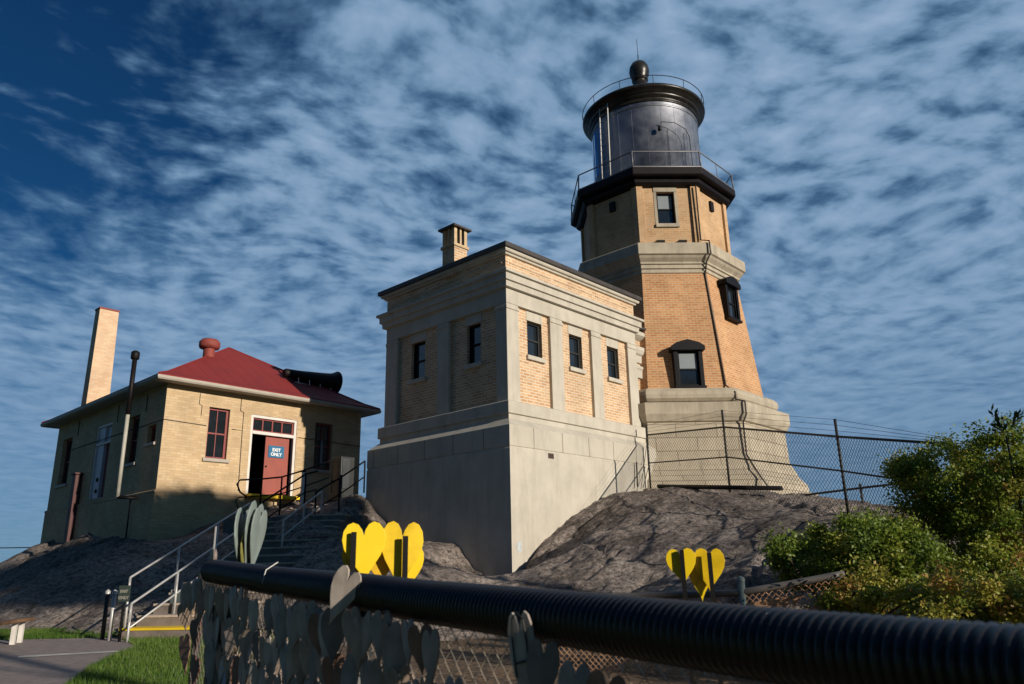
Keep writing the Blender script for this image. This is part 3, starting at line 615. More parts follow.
# ladder up the lantern
ld = MB(); la = camang - radians(41)
e = Vector((-sin(la), cos(la), 0)); cdir = Vector((cos(la), sin(la), 0))
b0, b1 = c3+cdir*2.10+Z*12.3, c3+cdir*2.02+Z*15.5
for s in (-.2, .2): ld.tube([b0+e*s, b1+e*s], .022, 6)
for i in range(14): p = b0.lerp(b1, (i+.5)/14); ld.tube([p-e*.2, p+e*.2], .008, 4)
ld.build('ladder', mat('white_ladder', (.6, .58, .55), .4), tw)
dv = MB(); da = camang + radians(17)   # small hoist arm with a lamp beside the door
P = lambda ang, z, r=1.93: c3+Vector((cos(ang)*r, sin(ang)*r, z))
dv.tube([P(da, 14.3), P(da, 14.3, 2.05), P(da+.2, 14.25, 2.15), P(da+.38, 14.05, 2.2), P(da+.44, 13.8, 2.2), P(da+.46, 12.3, 2.2)], .012, 5)
dv.build('hoist_arm', M['gallery'], tw)
MB().lathe([(.01, .0), (.06, .02), (.06, .14), (.03, .2)], P(da-.04, 13.95, 2.05)-Z*0, 10).build('lamp', M['gallery'], tw)
mb = MB()
for s in (0, 1):
    a = da+.12 + s*.33; mb.tube([P(a, 12.5), P(a, 14.1)], .008, 4)
mb.build('door_edge', M['gallery'], tw)
# upper front window
f0 = facet(0, 2.29, 0)
window(tw, f0, -.33, .25, E(10.42), E(11.55), -.1, M['darktrim'], fw=.06, rail=.5, blind=True)
MB().box((-.42, -.02, E(10.30)), (.34, .07, E(10.42)), f0).build('sill', M['stone2'], tw, bevel=.01)
MB().box((-.42, -.02, E(11.55)), (.34, .03, E(11.70)), f0).build('lintel', M['stone2'], tw, bevel=.006)
mb = MB(); mb.box((-.42, -.01, E(10.42)), (-.33, .012, E(11.55)), f0); mb.box((.25, -.01, E(10.42)), (.34, .012, E(11.55)), f0); mb.build('window_surround', M['stone2'], tw)
for k, xo in ((7, .0), (1, -.0)):
    fk = facet(k, 2.29, 0); MB().box((xo-.1, -.01, E(11.18)), (xo+.1, .08, E(11.52)), fk).build('vent', M['gallery'], tw)
mb = MB(); f0b = facet(0, 2.36, 0)
for a in (-.45, .25): mb.box((a, -.1, E(9.76)), (a+.26, .03, E(9.83)), f0b)
mb.build('weep_vent', M['dark'], tw)
# hooded windows on the shaft
def hooded(k, a0, a1, z0, z1, hood=.30):
    fr = facet(k, SR(z0), z0, SR(z1+.3), z1+.3)
    # frame is vertical dormer: proud box standing off the battered wall
    fv = facet(k, SR(z0)+.12, 0)
    ws = MB(); t = .12
    for (x0, x1) in ((a0-t, a0), (a1, a1+t)): ws.box((x0, -.45, E(z0)), (x1, .03, E(z1)), fv)
    ws.box((a0-t-.03, -.40, E(z0)-.07), (a1+t+.03, .07, E(z0)), fv)
    o = ws.build('window_casing', M['darktrim'], tw, bevel=.008)
    hd = MB(); am = (a0+a1)/2
    prof = [(a0-t-.07, z1), (a0-t-.07, z1+.13), (a0-.02, z1+.24), (am, z1+.33), (a1+.02, z1+.24), (a1+t+.07, z1+.13), (a1+t+.07, z1)]
    hd.rings([[fv((x, -.5, E(z))) for x, z in prof], [fv((x, .12, E(z))) for x, z in prof]], cap=(True, True)); hd.build('window_hood', M['darktrim'], o, bevel=.008, fixn=True)
    window(tw, fv, a0, a1, E(z0), E(z1), -.03, M['darktrim'], fw=.05, rail=.48, blind=(k == 0))
hooded(0, -.26, .36, 4.97, 6.03)
wv = onplane(728, 302, V, TV-2.55)
lat = (U.dot(wv - tc0)); zz = wv.z-EYE
ex1 = Vector((-dirs[1].y, dirs[1].x, 0)); s1 = (wv-tc0).dot(ex1)
hooded(1, s1-.30, s1+.26, zz-.60, zz+.46)
# rain pipe down the front right arris
def arris(R, z, off=.03, side=-.06):
    a = .5*pi/4 + 5*pi/4; v0 = (U*cos(a)+V*sin(a)); n = dirs[0]; ex = Vector((-n.y, n.x, 0))
    return tc0 + v0*(R/cos(pi/8)) + n*off + ex*side + Z*E(z)
dp = MB(); path = [arris(2.4, 11.7, .06), arris(2.4, 9.80), arris(2.76, 9.62), arris(2.78, 9.2), arris(2.56, 9.0), arris(SR(8.7), 8.6), arris(SR(5), 5.0), arris(3.17, 4.72), arris(3.17, 4.5), arris(3.5, 4.38), arris(3.5, 4.0), arris(3.35, 3.8), arris(3.35, 2.9), arris(3.62, 2.45), arris(3.98, 1.95)]
dp.tube(path, .024, 7); dp.build('downspout', mat('dark_downspout', (.05, .04, .035), .5), tw)

# ------------------------------------------------------------------ the house with the red roof
ho = U*HU + V*HV; HL, HD = 6.23, 8.35
hs = thing('brick_house', 'low buff brick house with a red hipped roof on the dark rock', 'house', (ho.x, ho.y, E(.9)), ROT)
hF = frame(ho, U, -V); hS = frame(ho, V, -U); hR = frame(ho+U*HL, V, U); hK = frame(ho+V*HD, U, V)
HT = 4.95
mb = MB()
mb.wall(hF, 0, HL, E(2.10), E(HT), [(1.20, 1.80, E(3.02), E(4.42)), (2.45, 3.93, E(2.14), E(4.38)), (4.56, 5.18, E(2.97), E(4.40))], .22)
mb.wall(hS, 0, HD, E(2.10), E(HT), [(.42, .95, E(3.38), E(3.87)), (1.58, 2.32, E(2.97), E(4.30)), (3.56, 4.78, E(2.20), E(4.38)), (6.85, 7.72, E(2.86), E(4.35))], .22)
mb.wall(hR, 0, HD, E(2.10), E(HT)); mb.wall(hK, 0, HL, E(2.10), E(HT))
mb.build('wall', M['hbrick'], hs)
mb = MB()
for fr, L in ((hF, HL), (hS, HD), (hR, HD), (hK, HL)): mb.wall(fr, -.04 if fr in (hF, hS) else 0, L+.04, E(-.2), E(2.04), [], .1, .04)
mb.build('plinth', M['hbrick'], hs)
def hring(d, z): return [ho+U*-d+V*-d+Z*E(z), ho+U*(HL+d)+V*-d+Z*E(z), ho+U*(HL+d)+V*(HD+d)+Z*E(z), ho-U*d+V*(HD+d)+Z*E(z)]
MB().rings([hring(.04, 2.035), hring(.055, 2.05), hring(.055, 2.09), hring(-.01, 2.13)]).build('water_table', M['hbrick'], hs)
# interior behind the open doorway
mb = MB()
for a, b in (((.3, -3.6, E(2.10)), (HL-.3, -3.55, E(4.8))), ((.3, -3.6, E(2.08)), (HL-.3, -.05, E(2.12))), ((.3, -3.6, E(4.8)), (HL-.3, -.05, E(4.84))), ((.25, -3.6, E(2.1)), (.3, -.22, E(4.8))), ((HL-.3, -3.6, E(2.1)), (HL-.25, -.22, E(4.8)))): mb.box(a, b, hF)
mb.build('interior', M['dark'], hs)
# doorway
dr = MB(); b0_ = -.02
for a, b in (((2.45, -.16, E(2.14)), (2.53, b0_, E(4.38))), ((3.85, -.16, E(2.14)), (3.93, b0_, E(4.38))), ((2.53, -.16, E(4.30)), (3.85, b0_, E(4.38))), ((2.53, -.16, E(3.83)), (3.85, b0_+.01, E(3.92)))): dr.box(a, b, hF)
dr.build('door_frame', M['white'], hs, bevel=.006)
mb = MB()
for a, b in (((2.53, -.14, E(3.92)), (3.85, -.08, E(3.96))), ((2.53, -.14, E(4.26)), (3.85, -.08, E(4.30)))): mb.box(a, b, hF)
for x in (2.53, 2.84, 3.15, 3.46, 3.81): mb.box((x, -.14, E(3.96)), (x+.04, -.08, E(4.26)), hF)
tr = mb.build('transom', M['redtrim'], hs)
p = MB(); p.face([hF((2.53, -.12, E(3.93))), hF((3.85, -.12, E(3.93))), hF((3.85, -.12, E(4.28))), hF((2.53, -.12, E(4.28)))]); p.build('pane', M['glass'], tr)
lf = MB(); lf.box((3.0, -.16, E(2.16)), (3.76, -.10, E(3.80)), hF)
for z0, z1 in ((2.26, 2.55), (2.62, 3.12)):
    lf.box((3.08, -.105, E(z0)), (3.68, -.095, E(z1)), hF)
leaf = lf.build('door', M['coral'], hs, bevel=.006)
MB().tube([hF((3.05, -.09, E(2.95))), hF((3.05, -.05, E(2.95)))], .025, 8).build('handle', M['bronze'], leaf)
sg = MB(); sg.box((3.10, -.098, E(3.22)), (3.60, -.080, E(3.56)), hF); sgo = sg.build('sign', M['blue'], leaf)
def text(s, fr, a, b, c, size, m, parent, name='lettering', align='CENTER', ext=.003, sx=1.):
    cu = bpy.data.curves.new(name, 'FONT'); cu.body = s; cu.size = size; cu.align_x = align; cu.extrude = ext; cu.offset = .004
    ob = bpy.data.objects.new(name, cu); COL.objects.link(ob)
    dg = bpy.context.evaluated_depsgraph_get(); me = bpy.data.meshes.new_from_object(ob.evaluated_get(dg)); 
    inv = wm(parent).inverted()
    for v in me.vertices: v.co = inv @ fr((a+v.co.x*sx, b+v.co.z, c+v.co.y))
    bpy.data.objects.remove(ob); o = bpy.data.objects.new(name, me); COL.objects.link(o); me.materials.clear(); me.materials.append(m); o.parent = parent; return o
M['signwhite'] = mat('sign_white', (.8, .8, .8), .5, var=.02)
text('EXIT', hF, 3.35, -.076, E(3.40), .13, M['signwhite'], leaf)
text('ONLY', hF, 3.35, -.076, E(3.27), .13, M['signwhite'], leaf)
MB().box((2.40, -.22, E(2.02)), (3.98, .30, E(2.12)), hF).build('threshold', M['yellow'], hs, bevel=.01)
w = window(hs, hF, 1.20, 1.80, E(3.02), E(4.42), -.10, M['redtrim'], fw=.06, rail=.5, mull=1)
w = window(hs, hF, 4.56, 5.18, E(2.97), E(4.40), -.10, M['redtrim'], fw=.06, rail=.5, mull=1)
mb = MB(); mb.box((4.85, -.14, E(3.1)), (4.92, -.10, E(3.9)), hF); mb.build('blind', M['curtain'], w)
for a0, a1, z in ((1.12, 1.88, 3.02), (4.48, 5.26, 2.97)): MB().box((a0, -.06, E(z-.09)), (a1, .06, E(z)), hF).build('sill', M['eave'], hs, bevel=.008)
window(hs, hS, .42, .95, E(3.38), E(3.87), -.12, M['redtrim'], fw=.05)
window(hs, hS, 1.58, 2.32, E(2.97), E(4.30), -.12, M['redtrim'], fw=.06, rail=.5)
window(hs, hS, 6.85, 7.72, E(2.86), E(4.35), -.12, M['redtrim'], fw=.06, rail=.5)
for a0, a1, z in ((.36, 1.01, 3.38), (1.50, 2.40, 2.97), (6.77, 7.80, 2.86)): MB().box((a0, -.06, E(z-.08)), (a1, .05, E(z)), hS).build('sill', M['eave'], hs, bevel=.008)
dr = MB()
for a, b in (((3.56, -.18, E(2.2)), (3.62, -.02, E(4.38))), ((4.70, -.18, E(2.2)), (4.78, -.02, E(4.38))), ((3.62, -.18, E(4.31)), (4.70, -.02, E(4.38))), ((3.62, -.18, E(3.78)), (4.70, -.02, E(3.84)))): dr.box(a, b, hS)
dr.build('door_frame', M['white'], hs)
dd = MB(); dd.box((4.20, -.16, E(2.2)), (4.70, -.06, E(4.31)), hS); dd.box((3.62, -.16, E(3.84)), (4.2, -.12, E(4.31)), hS); sd_ = dd.build('door', mat('lilac_white_paint', (.52, .50, .55), .5), hs)
dd = MB()
for z in (2.42, 2.75): dd.tube([hS((4.36, -.062, E(z))), hS((4.36, -.03, E(z)))], .06, 10)
dd.build('handle', M['dark'], sd_)
MB().box((3.62, -.19, E(2.2)), (4.2, -.15, E(3.78)), hS).build('door', M['redtrim'], hs)
# cables and cracks
cb_ = MB(); cb_.tube([hF((0, .01, E(3.92))), hF((1.15, .01, E(3.89)))], .010, 4); cb_.tube([hF((1.88, .01, E(3.88))), hF((2.2, .01, E(3.87))), hF((2.22, .01, E(2.2)))], .010, 4)
cb_.tube([hF((2.2, .01, E(3.87))), hF((2.2, .01, E(4.4))), hF((2.1, .01, E(4.42))), hF((2.1, .01, E(4.8)))], .010, 4); cb_.tube([hF((.9, .01, E(4.75))), hF((.9, .01, E(4.45))), hF((.98, .01, E(4.43))), hF((.98, .01, E(4.15)))], .009, 4)
cb_.tube([hF((3.97, .01, E(3.87))), hF((HL, .01, E(3.82)))], .010, 4); cb_.tube([hS((0, .01, E(3.92))), hS((6.8, .01, E(3.92)))], .012, 4)
for v_ in (1.2, 3.2, 6.4): cb_.tube([hS((v_, .01, E(4.8))), hS((v_, .01, E(4.3)))], .012, 4)
cb_.build('cable', M['dark'], hs)
# roof: bell-cast hip
o_ = .47
def hipring(d, z, ridge=None): return hring(d, z)
apx = 3.16; top0 = ho+U*(HL/2)+V*(apx-.05)+Z*E(7.14); top1 = ho+U*(HL/2)+V*(HD-apx+.05)+Z*E(7.14)
rings = [hring(.43, 4.985), hring(.43, 5.02), hring(.06, 5.19)]
mb = MB(); mb.rings(rings)
A = rings[-1]
mb.face([A[0], A[1], top0]); mb.face([A[1], A[2], top1, top0]); mb.face([A[2], A[3], top1]); mb.face([A[3], A[0], top0, top1])
roof = mb.build('roof', M['roofred'], hs)
sm = MB()
for t in np.linspace(.06, .94, 15):     # standing seams front and side
    e0 = A[0].lerp(A[1], t); k = min(t, 1-t)*2; e1 = (A[0] if t < .5 else A[1]).lerp(top0, k); l0 = rings[1][0].lerp(rings[1][1], t)
    sm.tube([l0, e0, e1], .004, 4)
sm.tube([rings[1][0], A[0], top0], .03, 5); sm.tube([rings[1][1], A[1], top0], .03, 5); sm.tube([rings[1][3], A[3], top1], .03, 5); sm.tube([top0, top1], .03, 5)
sm.build('seams', M['roofred'], roof)
MB().rings([hring(-.05, 4.90), hring(.34, 4.88), hring(.36, 4.90)]).build('soffit', M['eave'], hs)
MB().rings([hring(.35, 4.86), hring(.43, 4.88), hring(.455, 4.92), hring(.455, 4.985), hring(.42, 4.99)]).build('gutter', M['eave'], hs)
# roof vent, chimney, flue
vp = ho+U*1.95+V*2.0; MB().lathe([(.17, 6.1), (.17, 6.72)], (vp.x, vp.y, EYE), 20).lathe([(.17, 6.62), (.29, 6.66), (.31, 6.72), (.31, 6.84), (.24, 6.92), (.0, 6.96)], (vp.x, vp.y, EYE), 20).build('roof_vent', M['ventred'], roof)
fc = frame(ho+U*.4+V*7.3, U, V)
mb = MB(); wb, wt = .70, .62
mb.rings([[fc((-.03, -.03, E(4.6))), fc((wb, -.03, E(4.6))), fc((wb, .47, E(4.6))), fc((-.03, .47, E(4.6)))], [fc((0, 0, E(8.92))), fc((wt, 0, E(8.92))), fc((wt, .42, E(8.92))), fc((0, .42, E(8.92)))]], cap=(False, True))
c2 = mb.build('chimney', mat('x', (1, 1, 1)) if 0 else brickmat('chimney_brick', (.56, .35, .20), (.64, .45, .29), (.50, .42, .32), bh=.06, ms=.009), hs)
q = MB(); q.box((-.02, -.02, E(8.92)), (wt+.02, .44, E(8.98)), fc); q.build('chimney_cap', M['ventred'], c2)
fa, fb = onplane(135, 358, U, HU-.52), onplane(117.5, 497, U, HU-.52)
fm_ = fa.lerp(fb, .42)
MB().tube([fm_, fa], .062, 12).lathe([(.085, -.04), (.11, -.02), (.11, .16), (.06, .20)], fa, 14).build('flue', M['gallery'], hs)
MB().tube([fb, fm_], .05, 10).build('flue', M['bwhite'], hs)
MB().tube([fb, fb-U*-.4+V*-.2-Z*.02, hS((1.05, .1, E(1.98)))], .045, 8).build('flue_elbow', M['gallery'], hs)
pf = MB(); pf.tube([hS((1.3, .1, E(1.98))), hS((1.3, .1, E(.8)))], .02, 6); pf.build('drain_elbow', M['gallery'], hs)
pf = MB(); pf.box((5.45, .0, E(.7)), (5.75, .2, E(3.0)), hS); pf.box((5.40, .0, E(3.0)), (5.80, .24, E(3.06)), hS); pf.build('duct', mat('dark_red_duct', (.07, .02, .018), .6), hs, bevel=.015)
# fog horn on the roof
h0 = ho+U*3.95+V*1.0; hz = 6.05
hn = thing('fog_horn', 'long black fog horn lying on the red roof with its bell towards the lighthouse', 'fog horn', (h0.x, h0.y, E(hz)), ROT)
def hp(a, dz=0, side=0): return h0 + U*a - V*side + Z*(E(hz+dz))
prof = [(0, .10), (.05, .14), (.3, .15), (.6, .17), (1.0, .21), (1.4, .25), (1.7, .29), (1.86, .36), (1.93, .40)]
mb = MB(); mb.tube([hp(a, -.02*a) for a, r in prof], [r for a, r in prof], 24, cap=False); mb.tube([hp(0, 0), hp(.001, 0)], [.10, .10], 24)
mb.build('horn', M['gallery'], hn)
mb = MB(); mb.tube([hp(a, -.02*a) for a in (1.915, 1.8, 1.6, 1.2)], [.385, .31, .24, .20], 24); mb.build('bell_inside', M['bronze'], hn)
mb = MB()
for a in (.45, .85, 1.25, 1.65):
    for s in (-.14, .14):
        rz = 5.35 + .0
        mb.tube([hp(a, -.12, s), hp(a, -.75, s*1.1)], .018, 5)
mb.tube([hp(.35, -.28, .12), hp(1.8, -.36, .12)], .022, 5); mb.build('horn_bracket', M['white'], hn)

# ------------------------------------------------------------------ stairs and rails
ST0, ST1 = Vector((-5.20, 12.15, 0)), Vector((-4.75, 18.6, 0)); sdir = (ST1-ST0); SLn = sdir.length; sdir.normalize(); sr = Vector((sdir.y, -sdir.x, 0))
zs0, zs1 = gz(0, 12.15), E(1.30); NS = 14; rise = (zs1-zs0)/NS; run = SLn/NS; hw = .82
st = thing('stairs', 'concrete steps climbing the dark rock, lowest edge painted yellow', 'stairs', (ST0.x, ST0.y, zs0))
fS = frame(ST0, sr, sdir)
for i in range(NS):
    mb = MB(); mb.box((-hw, i*run, zs0+(i-2.5)*rise if i > 2 else zs0-.3), (hw, (i+1)*run+.06, zs0+(i+1)*rise-.03), fS); so_ = mb.build('step', M['step'], st)
    mb = MB(); mb.box((-hw, i*run-.015, zs0+(i+1)*rise-.03), (hw, i*run+.06, zs0+(i+1)*rise+.002), fS); mb.box((-hw, i*run+.06, zs0+(i+1)*rise-.03), (hw, (i+1)*run+.0, zs0+(i+1)*rise), fS)
    mb.build('nosing', M['yellow'] if i == 0 else M['nosing'], so_)
lg = MB(); lg.box((-2.3, SLn, E(.9)), (1.1, SLn+1.1, E(1.295)), fS); lg.build('landing', M['step'], st)
def sz(t): return zs0 + t/SLn*(zs1-zs0)
def stair_rail(name, label, a, t0, t1, npost, h, m, low=.0, r=.018, group=None):
    base = fS((a, t0, sz(t0)))
    o = thing(name, label, 'handrail', base, 0, group)
    mb = MB(); mb.tube([fS((a, t0-.02, sz(t0)+h-.25)), fS((a, t0, sz(t0)+h)), fS((a, t1, sz(t1)+h))], r, 7); mb.build('top_rail', m, o)
    if low: mb = MB(); mb.tube([fS((a, t0, sz(t0)+low)), fS((a, t1, sz(t1)+low))], r*.9, 7); mb.build('lower_rail', m, o)
    for i in range(npost):
        t = t0+(t1-t0)*i/(npost-1); mb = MB(); mb.tube([fS((a, t, sz(t)-.1)), fS((a, t, sz(t)+h))], r*1.1, 7); mb.build('post', m, o)
    return o
RG = 'metal handrails of the rock stairs'
stair_rail('stair_railing', 'pale galvanised handrail on the left edge of the rock stairs', -.80, .1, 4.4, 4, .86, M['greyrail'], .44, group=RG)
stair_rail('stair_railing', 'pale galvanised handrail in the middle of the rock stairs, starting lowest', -.42, -.45, 3.4, 4, .68, M['greyrail'], .34, group=RG)
stair_rail('stair_railing', 'pale galvanised handrail on the upper right side of the rock stairs', .15, 3.9, 6.3, 3, .62, M['greyrail'], .3, group=RG)
# bollard style posts with chain left of the stairs
for i, (x, y) in enumerate(((109, 641), (102, 640))):
    p = gpt(x, y); t = thing('barrier_post', ['short white barrier post next to the bottom stair step', 'short grey barrier post just left of the white one at the stairs'][i], 'post', p, 0, 'short posts at the foot of the stairs')
    MB().tube([p-Z*.05, p+Z*.68], .032, 8).build('post', M['greyrail'] if i == 0 else M['cabinet'], t); MB().lathe([(.04, .66), (.04, .7), (.0, .73)], p, 8).build('cap', M['greyrail'], t)
# small notice at stair foot and sign by the steps
p = at(122, 618, 13.2); t = thing('notice_sign', 'small dark notice board on a post at the foot of the stair rail', 'sign', (p.x, p.y, gz(p.x, p.y)))
fs = frame(Vector((p.x, p.y, 0)), (1, 0, 0), (0, -1, 0)); zz0 = at(122, 604, 13.2).z
MB().tube([fs((0, .0, gz(0, p.y))), fs((0, 0, zz0))], .02, 6).build('post', M['blackrail'], t)
bd = MB().box((-.08, .0, zz0+.03), (.08, .03, zz0+.26), fs).build('board', M['signgreen'], t)
text('EXIT', fs, 0, .033, zz0+.16, .055, M['greyink'], bd); text('ONLY', fs, 0, .033, zz0+.07, .055, M['greyink'], bd)
p = gpt(176, 632); t = thing('information_board', 'small grey-green board on a bent pale frame standing on grass beside the steps', 'sign', p)
fs = frame(p, (1, 0, 0), (0, -1, 0))
MB().box((-.14, 0, .12), (.08, .02, .62), fs).build('board', mat('grey_green_board', (.07, .09, .085), .6, var=.2), t)
MB().tube([fs((-.14, 0, -.05)), fs((-.14, 0, .66)), fs((.10, 0, .64)), fs((.11, 0, .05))], .012, 6).build('frame', M['greyrail'], t)
p = gpt(186, 634); MBk = MB(); fs = frame(p, (1, 0, 0), (0, 1, 0)); MBk.box((-.18, 0, -.1), (.30, .35, .34), fs); MBk.box((-.42, -.0, -.1), (-.19, .3, .12), fs)
tag(MBk.build('concrete_block', mat('buff_block', (.42, .27, .15), .9, bump=.3), None, bevel=.02), 'pale buff concrete block end wall beside the lower steps', 'block')

def black_rail(label, pts, post_idx, posts_h, m=M['blackrail'], r=.022, mid=True):
    o = thing('path_railing', label, 'railing', (pts[0].x, pts[0].y, pts[0].z-posts_h), 0, 'black railings above the stairs')
    MB().tube(pts, r, 7).build('top_rail', m, o)
    if mid: MB().tube([q-Z*posts_h*.5 for q in pts], r*.8, 6).build('middle_rail', m, o)
    for i in post_idx: MB().tube([pts[i], pts[i]-Z*posts_h], r, 6).build('post', m, o)
    return o
P_ = lambda *a: at(*a)
black_rail('black railing with a looped end in front of the red house door', [P_(247, 497, 20.4), P_(240, 492, 20.4), P_(237, 484, 20.4), P_(240, 480, 20.4), P_(262, 479, 20.5), P_(282, 477, 20.6), P_(305, 470, 20.6), P_(333, 460, 20.7)], (4, 5, 6, 7), .85)
black_rail('black sloping handrail rising from the stairs towards the tall stone block', [P_(263, 502, 19.2), P_(281, 490, 19.3), P_(306, 474, 19.5), P_(318, 471, 19.5)], (0, 1, 2), .9)
black_rail('black sloping handrail climbing past the grey cabinet beside the stone block', [P_(316, 492, 19.0), P_(340, 478, 19.4), P_(352, 470, 19.6), P_(365, 461, 19.8)], (0, 1, 3), .8)
# grey cabinet, its shade put into the dark base colours
p = at(342, 489, 20.6); t = thing('utility_cabinet', 'tall grey metal cabinet standing beside the house window at the top of the rock', 'cabinet', p, ROT)
fs = frame(p, U, -V)
MB().box((-.06, -.5, -.3), (.38, 0, .86), fs).build('body', M['cabinet'], t, bevel=.03)
MB().box((-.03, .0, .02), (.20, .018, .80), fs).build('door', mat('shaded_grey_panel', (.045, .05, .055), .4), t)
# narrow white post near the doorway
p = at(302, 497, 20.2); t0_ = thing('white_post', 'slim white post standing right of the red door at the railing', 'post', p); MB().box((-.03, -.03, -.2), (.03, .03, .62), frame(p, U, V)).build('post', M['white'], t0_); MB().box((-.04, -.04, .62), (.04, .04, .65), frame(p, U, V)).build('cap', M['dark'], t0_)

# bench at the left edge
p = gpt(12, 645); t = thing('bench', 'plank bench on short white legs on the grass at the left edge', 'bench', p)
pr = gpt(27, 641); e = (pr-p); e.z = 0; e.normalize(); n = Vector((e.y, -e.x, 0)); fs = frame(p, e, n)
MB().box((-1.3, -.11, .31), (.40, .11, .355), fs).build('seat', M['wood'], t, bevel=.01)
for a in (-1.0, .0, .26): MB().box((a-.03, -.03, -.05), (a+.03, .03, .31), fs).build('leg', M['white'], t)

# ------------------------------------------------------------------ chain-link helper
def chain(fn, L, H, cell, r, sides=3):
    """fn(s, h) -> point; woven diamonds over length L and height H"""
    mb = MB(); step = cell/2; n = int(L/cell)+1
    k = int(H/step)
    for i in range(n+1):
        for ph in (0, 1):
            pts = []
            for j in range(k+1):
                s = i*cell + (step if (j+ph) % 2 else 0) - (step*.0); s = min(max(s, 0), L); pts.append(fn(s, j*step))
            mb.tube(pts, r, sides, cap=False)
            break
    # second set offset so that the zigzags touch
    for i in range(n):
        pts = []
        for j in range(k+1):
            s = i*cell + (cell - (0 if (j % 2) else -0)) if False else i*cell + (step if j % 2 else cell)
            s = min(max(s, 0), L); pts.append(fn(s, j*step))
        mb.tube(pts, r, sides, cap=False)
    return mb

# back fence on the rock crest
fpost = [onplane(650.5, 487, V, VW-.45), at(730, 490, 18.3), at(847.5, 508, 15.0), at(968, 540, 12.0)]
ft = [at(0, 0, 1)]*5
def zat(p, ypx):        # height above p seen at row ypx
    lo, hi = -2, 8
    for _ in range(40):
        mm = (lo+hi)/2; d = Vector((p.x, p.y, p.z+mm-EYE)); yy = 342-FPX*d.dot(CU)/d.dot(Fv)
        if yy > ypx: lo = mm
        else: hi = mm
    return lo
rail_h = [zat(fpost[0], 435), zat(fpost[1], 427), zat(fpost[2], 436.5), zat(fpost[3], 444)]
post_h = [zat(fpost[0], 425), zat(fpost[1], 410), zat(fpost[2], 419), zat(fpost[3], 438)]
mid_h = [zat(fpost[0], 463), zat(fpost[1], 457), zat(fpost[2], 471), zat(fpost[3], 488)]
bf = thing('chain_link_fence', 'tall dark chain-link fence with barbed wire along the rock crest beside the lighthouse', 'fence', fpost[0])
for p, h in zip(fpost, post_h): MB().tube([p-Z*.25, p+Z*h], .027, 8).build('post', M['wire'], bf)
MB().tube([p+Z*h for p, h in zip(fpost, rail_h)], .022, 7).build('top_rail', M['wire'], bf)
MB().tube([p+Z*h for p, h in zip(fpost, mid_h)], .017, 7).build('middle_rail', M['wire'], bf)
cum = [0]
for a, b in zip(fpost, fpost[1:]): cum.append(cum[-1]+math.hypot(a.x-b.x, a.y-b.y))
def fpath(s):
    for i in range(len(cum)-1):
        if s <= cum[i+1] or i == len(cum)-2:
            t = (s-cum[i])/(cum[i+1]-cum[i]); return fpost[i].lerp(fpost[i+1], t), rail_h[i]*(1-t)+rail_h[i+1]*t
def ff(s, h):
    p, rh = fpath(s); return p+Z*(rh-h)
chain(ff, cum[-1], 1.5, .098, .0045).build('mesh', M['wire'], bf)
bw = MB()
for k in range(3): bw.tube([p+Z*(rh+(ph-rh)*(k+1)/3.1) for p, rh, ph in zip(fpost, rail_h, post_h)], .004, 3)
bw.build('barbed_wire', M['wire'], bf)
# short lengths of pipe lying on the rock
a, b = at(658.5, 486.3, 19.6), at(781.5, 488.3, 17.2)
tag(MB().tube([a, b], .052, 10).build('conduit', M['gallery']), 'straight dark pipe lying on the rock below the lighthouse base', 'pipe')
# far low fence
fp2 = [at(805, 494, 21), at(862, 497, 20.5), at(907, 503, 20), at(960, 508, 19)]
f2 = thing('far_fence', 'low distant rail fence behind the rock crest near the bush', 'fence', fp2[0])
tp = [zat(p, y) for p, y in zip(fp2, (495, 488, 483, 478))]
MB().tube([p+Z*h for p, h in zip(fp2, tp)], .03, 6).build('top_rail', M['wire'], f2)
for p, h in list(zip(fp2, tp))[1:]: MB().tube([p-Z*.5, p+Z*(h+.1)], .03, 6).build('post', M['wire'], f2)
# leaning poles by the block's right end
a = onplane(641, 489, V, VW-.42); b = onplane(647.5, 438, V, VW-.36)
lp = thing('guy_wires', 'thin slanting rods at the right end of the stone block base', 'rods', a)
MB().tube([a, b], .008, 5).build('rod', M['wire'], lp); MB().tube([onplane(637.5, 487, V, VW-.4), onplane(636.5, 462, V, VW-.36)], .02, 5).build('rod', M['wire'], lp)
MB().tube([onplane(643, 488, V, VW-.5), onplane(649, 465, V, VW-.42)], .01, 5).build('rod', M['wire'], lp)

# ------------------------------------------------------------------ foreground fence with corrugated pipe
FA, FB_ = Vector((-1.93, 4.68, 0)), Vector((1.75, -.45, 0)); fd = (FB_-FA); FL = fd.length; fd.normalize(); fnv = Vector((fd.y, -fd.x, 0))
if fnv.dot(-FA) < 0: fnv = -fnv        # towards the camera
fpd = FA.dot(fnv)
def fpx(x, y, off=0): return onplane(x, y, fnv, fpd+off)
pc = [(212, 571), (250, 577), (282, 582), (364, 592), (426, 601.5), (508, 611), (575, 619.5), (640, 628), (700, 636), (800, 648), (900, 659.5), (1024, 673)]
Pc = [fpx(*p) for p in pc]; 
d_last = (Pc[-1]-Pc[-3]); Pc.append(Pc[-1]+d_last.normalized()*.9)
# resample
def resample(P, ds):
    out = [P[0].copy()]; acc = 0; 
    for a, b in zip(P, P[1:]):
        L = (b-a).length; t = ds-acc
        while t < L: out.append(a.lerp(b, t/L)); t += ds
        acc = (acc+L) % ds if t >= L else acc; acc = L-(t-ds)
    return out
fn_ = thing('heart_fence', 'foreground chain-link fence whose top is wrapped in a black corrugated pipe', 'fence', (FA.x, FA.y, gz(*FA[:2])))
pts = resample(Pc, .0036)
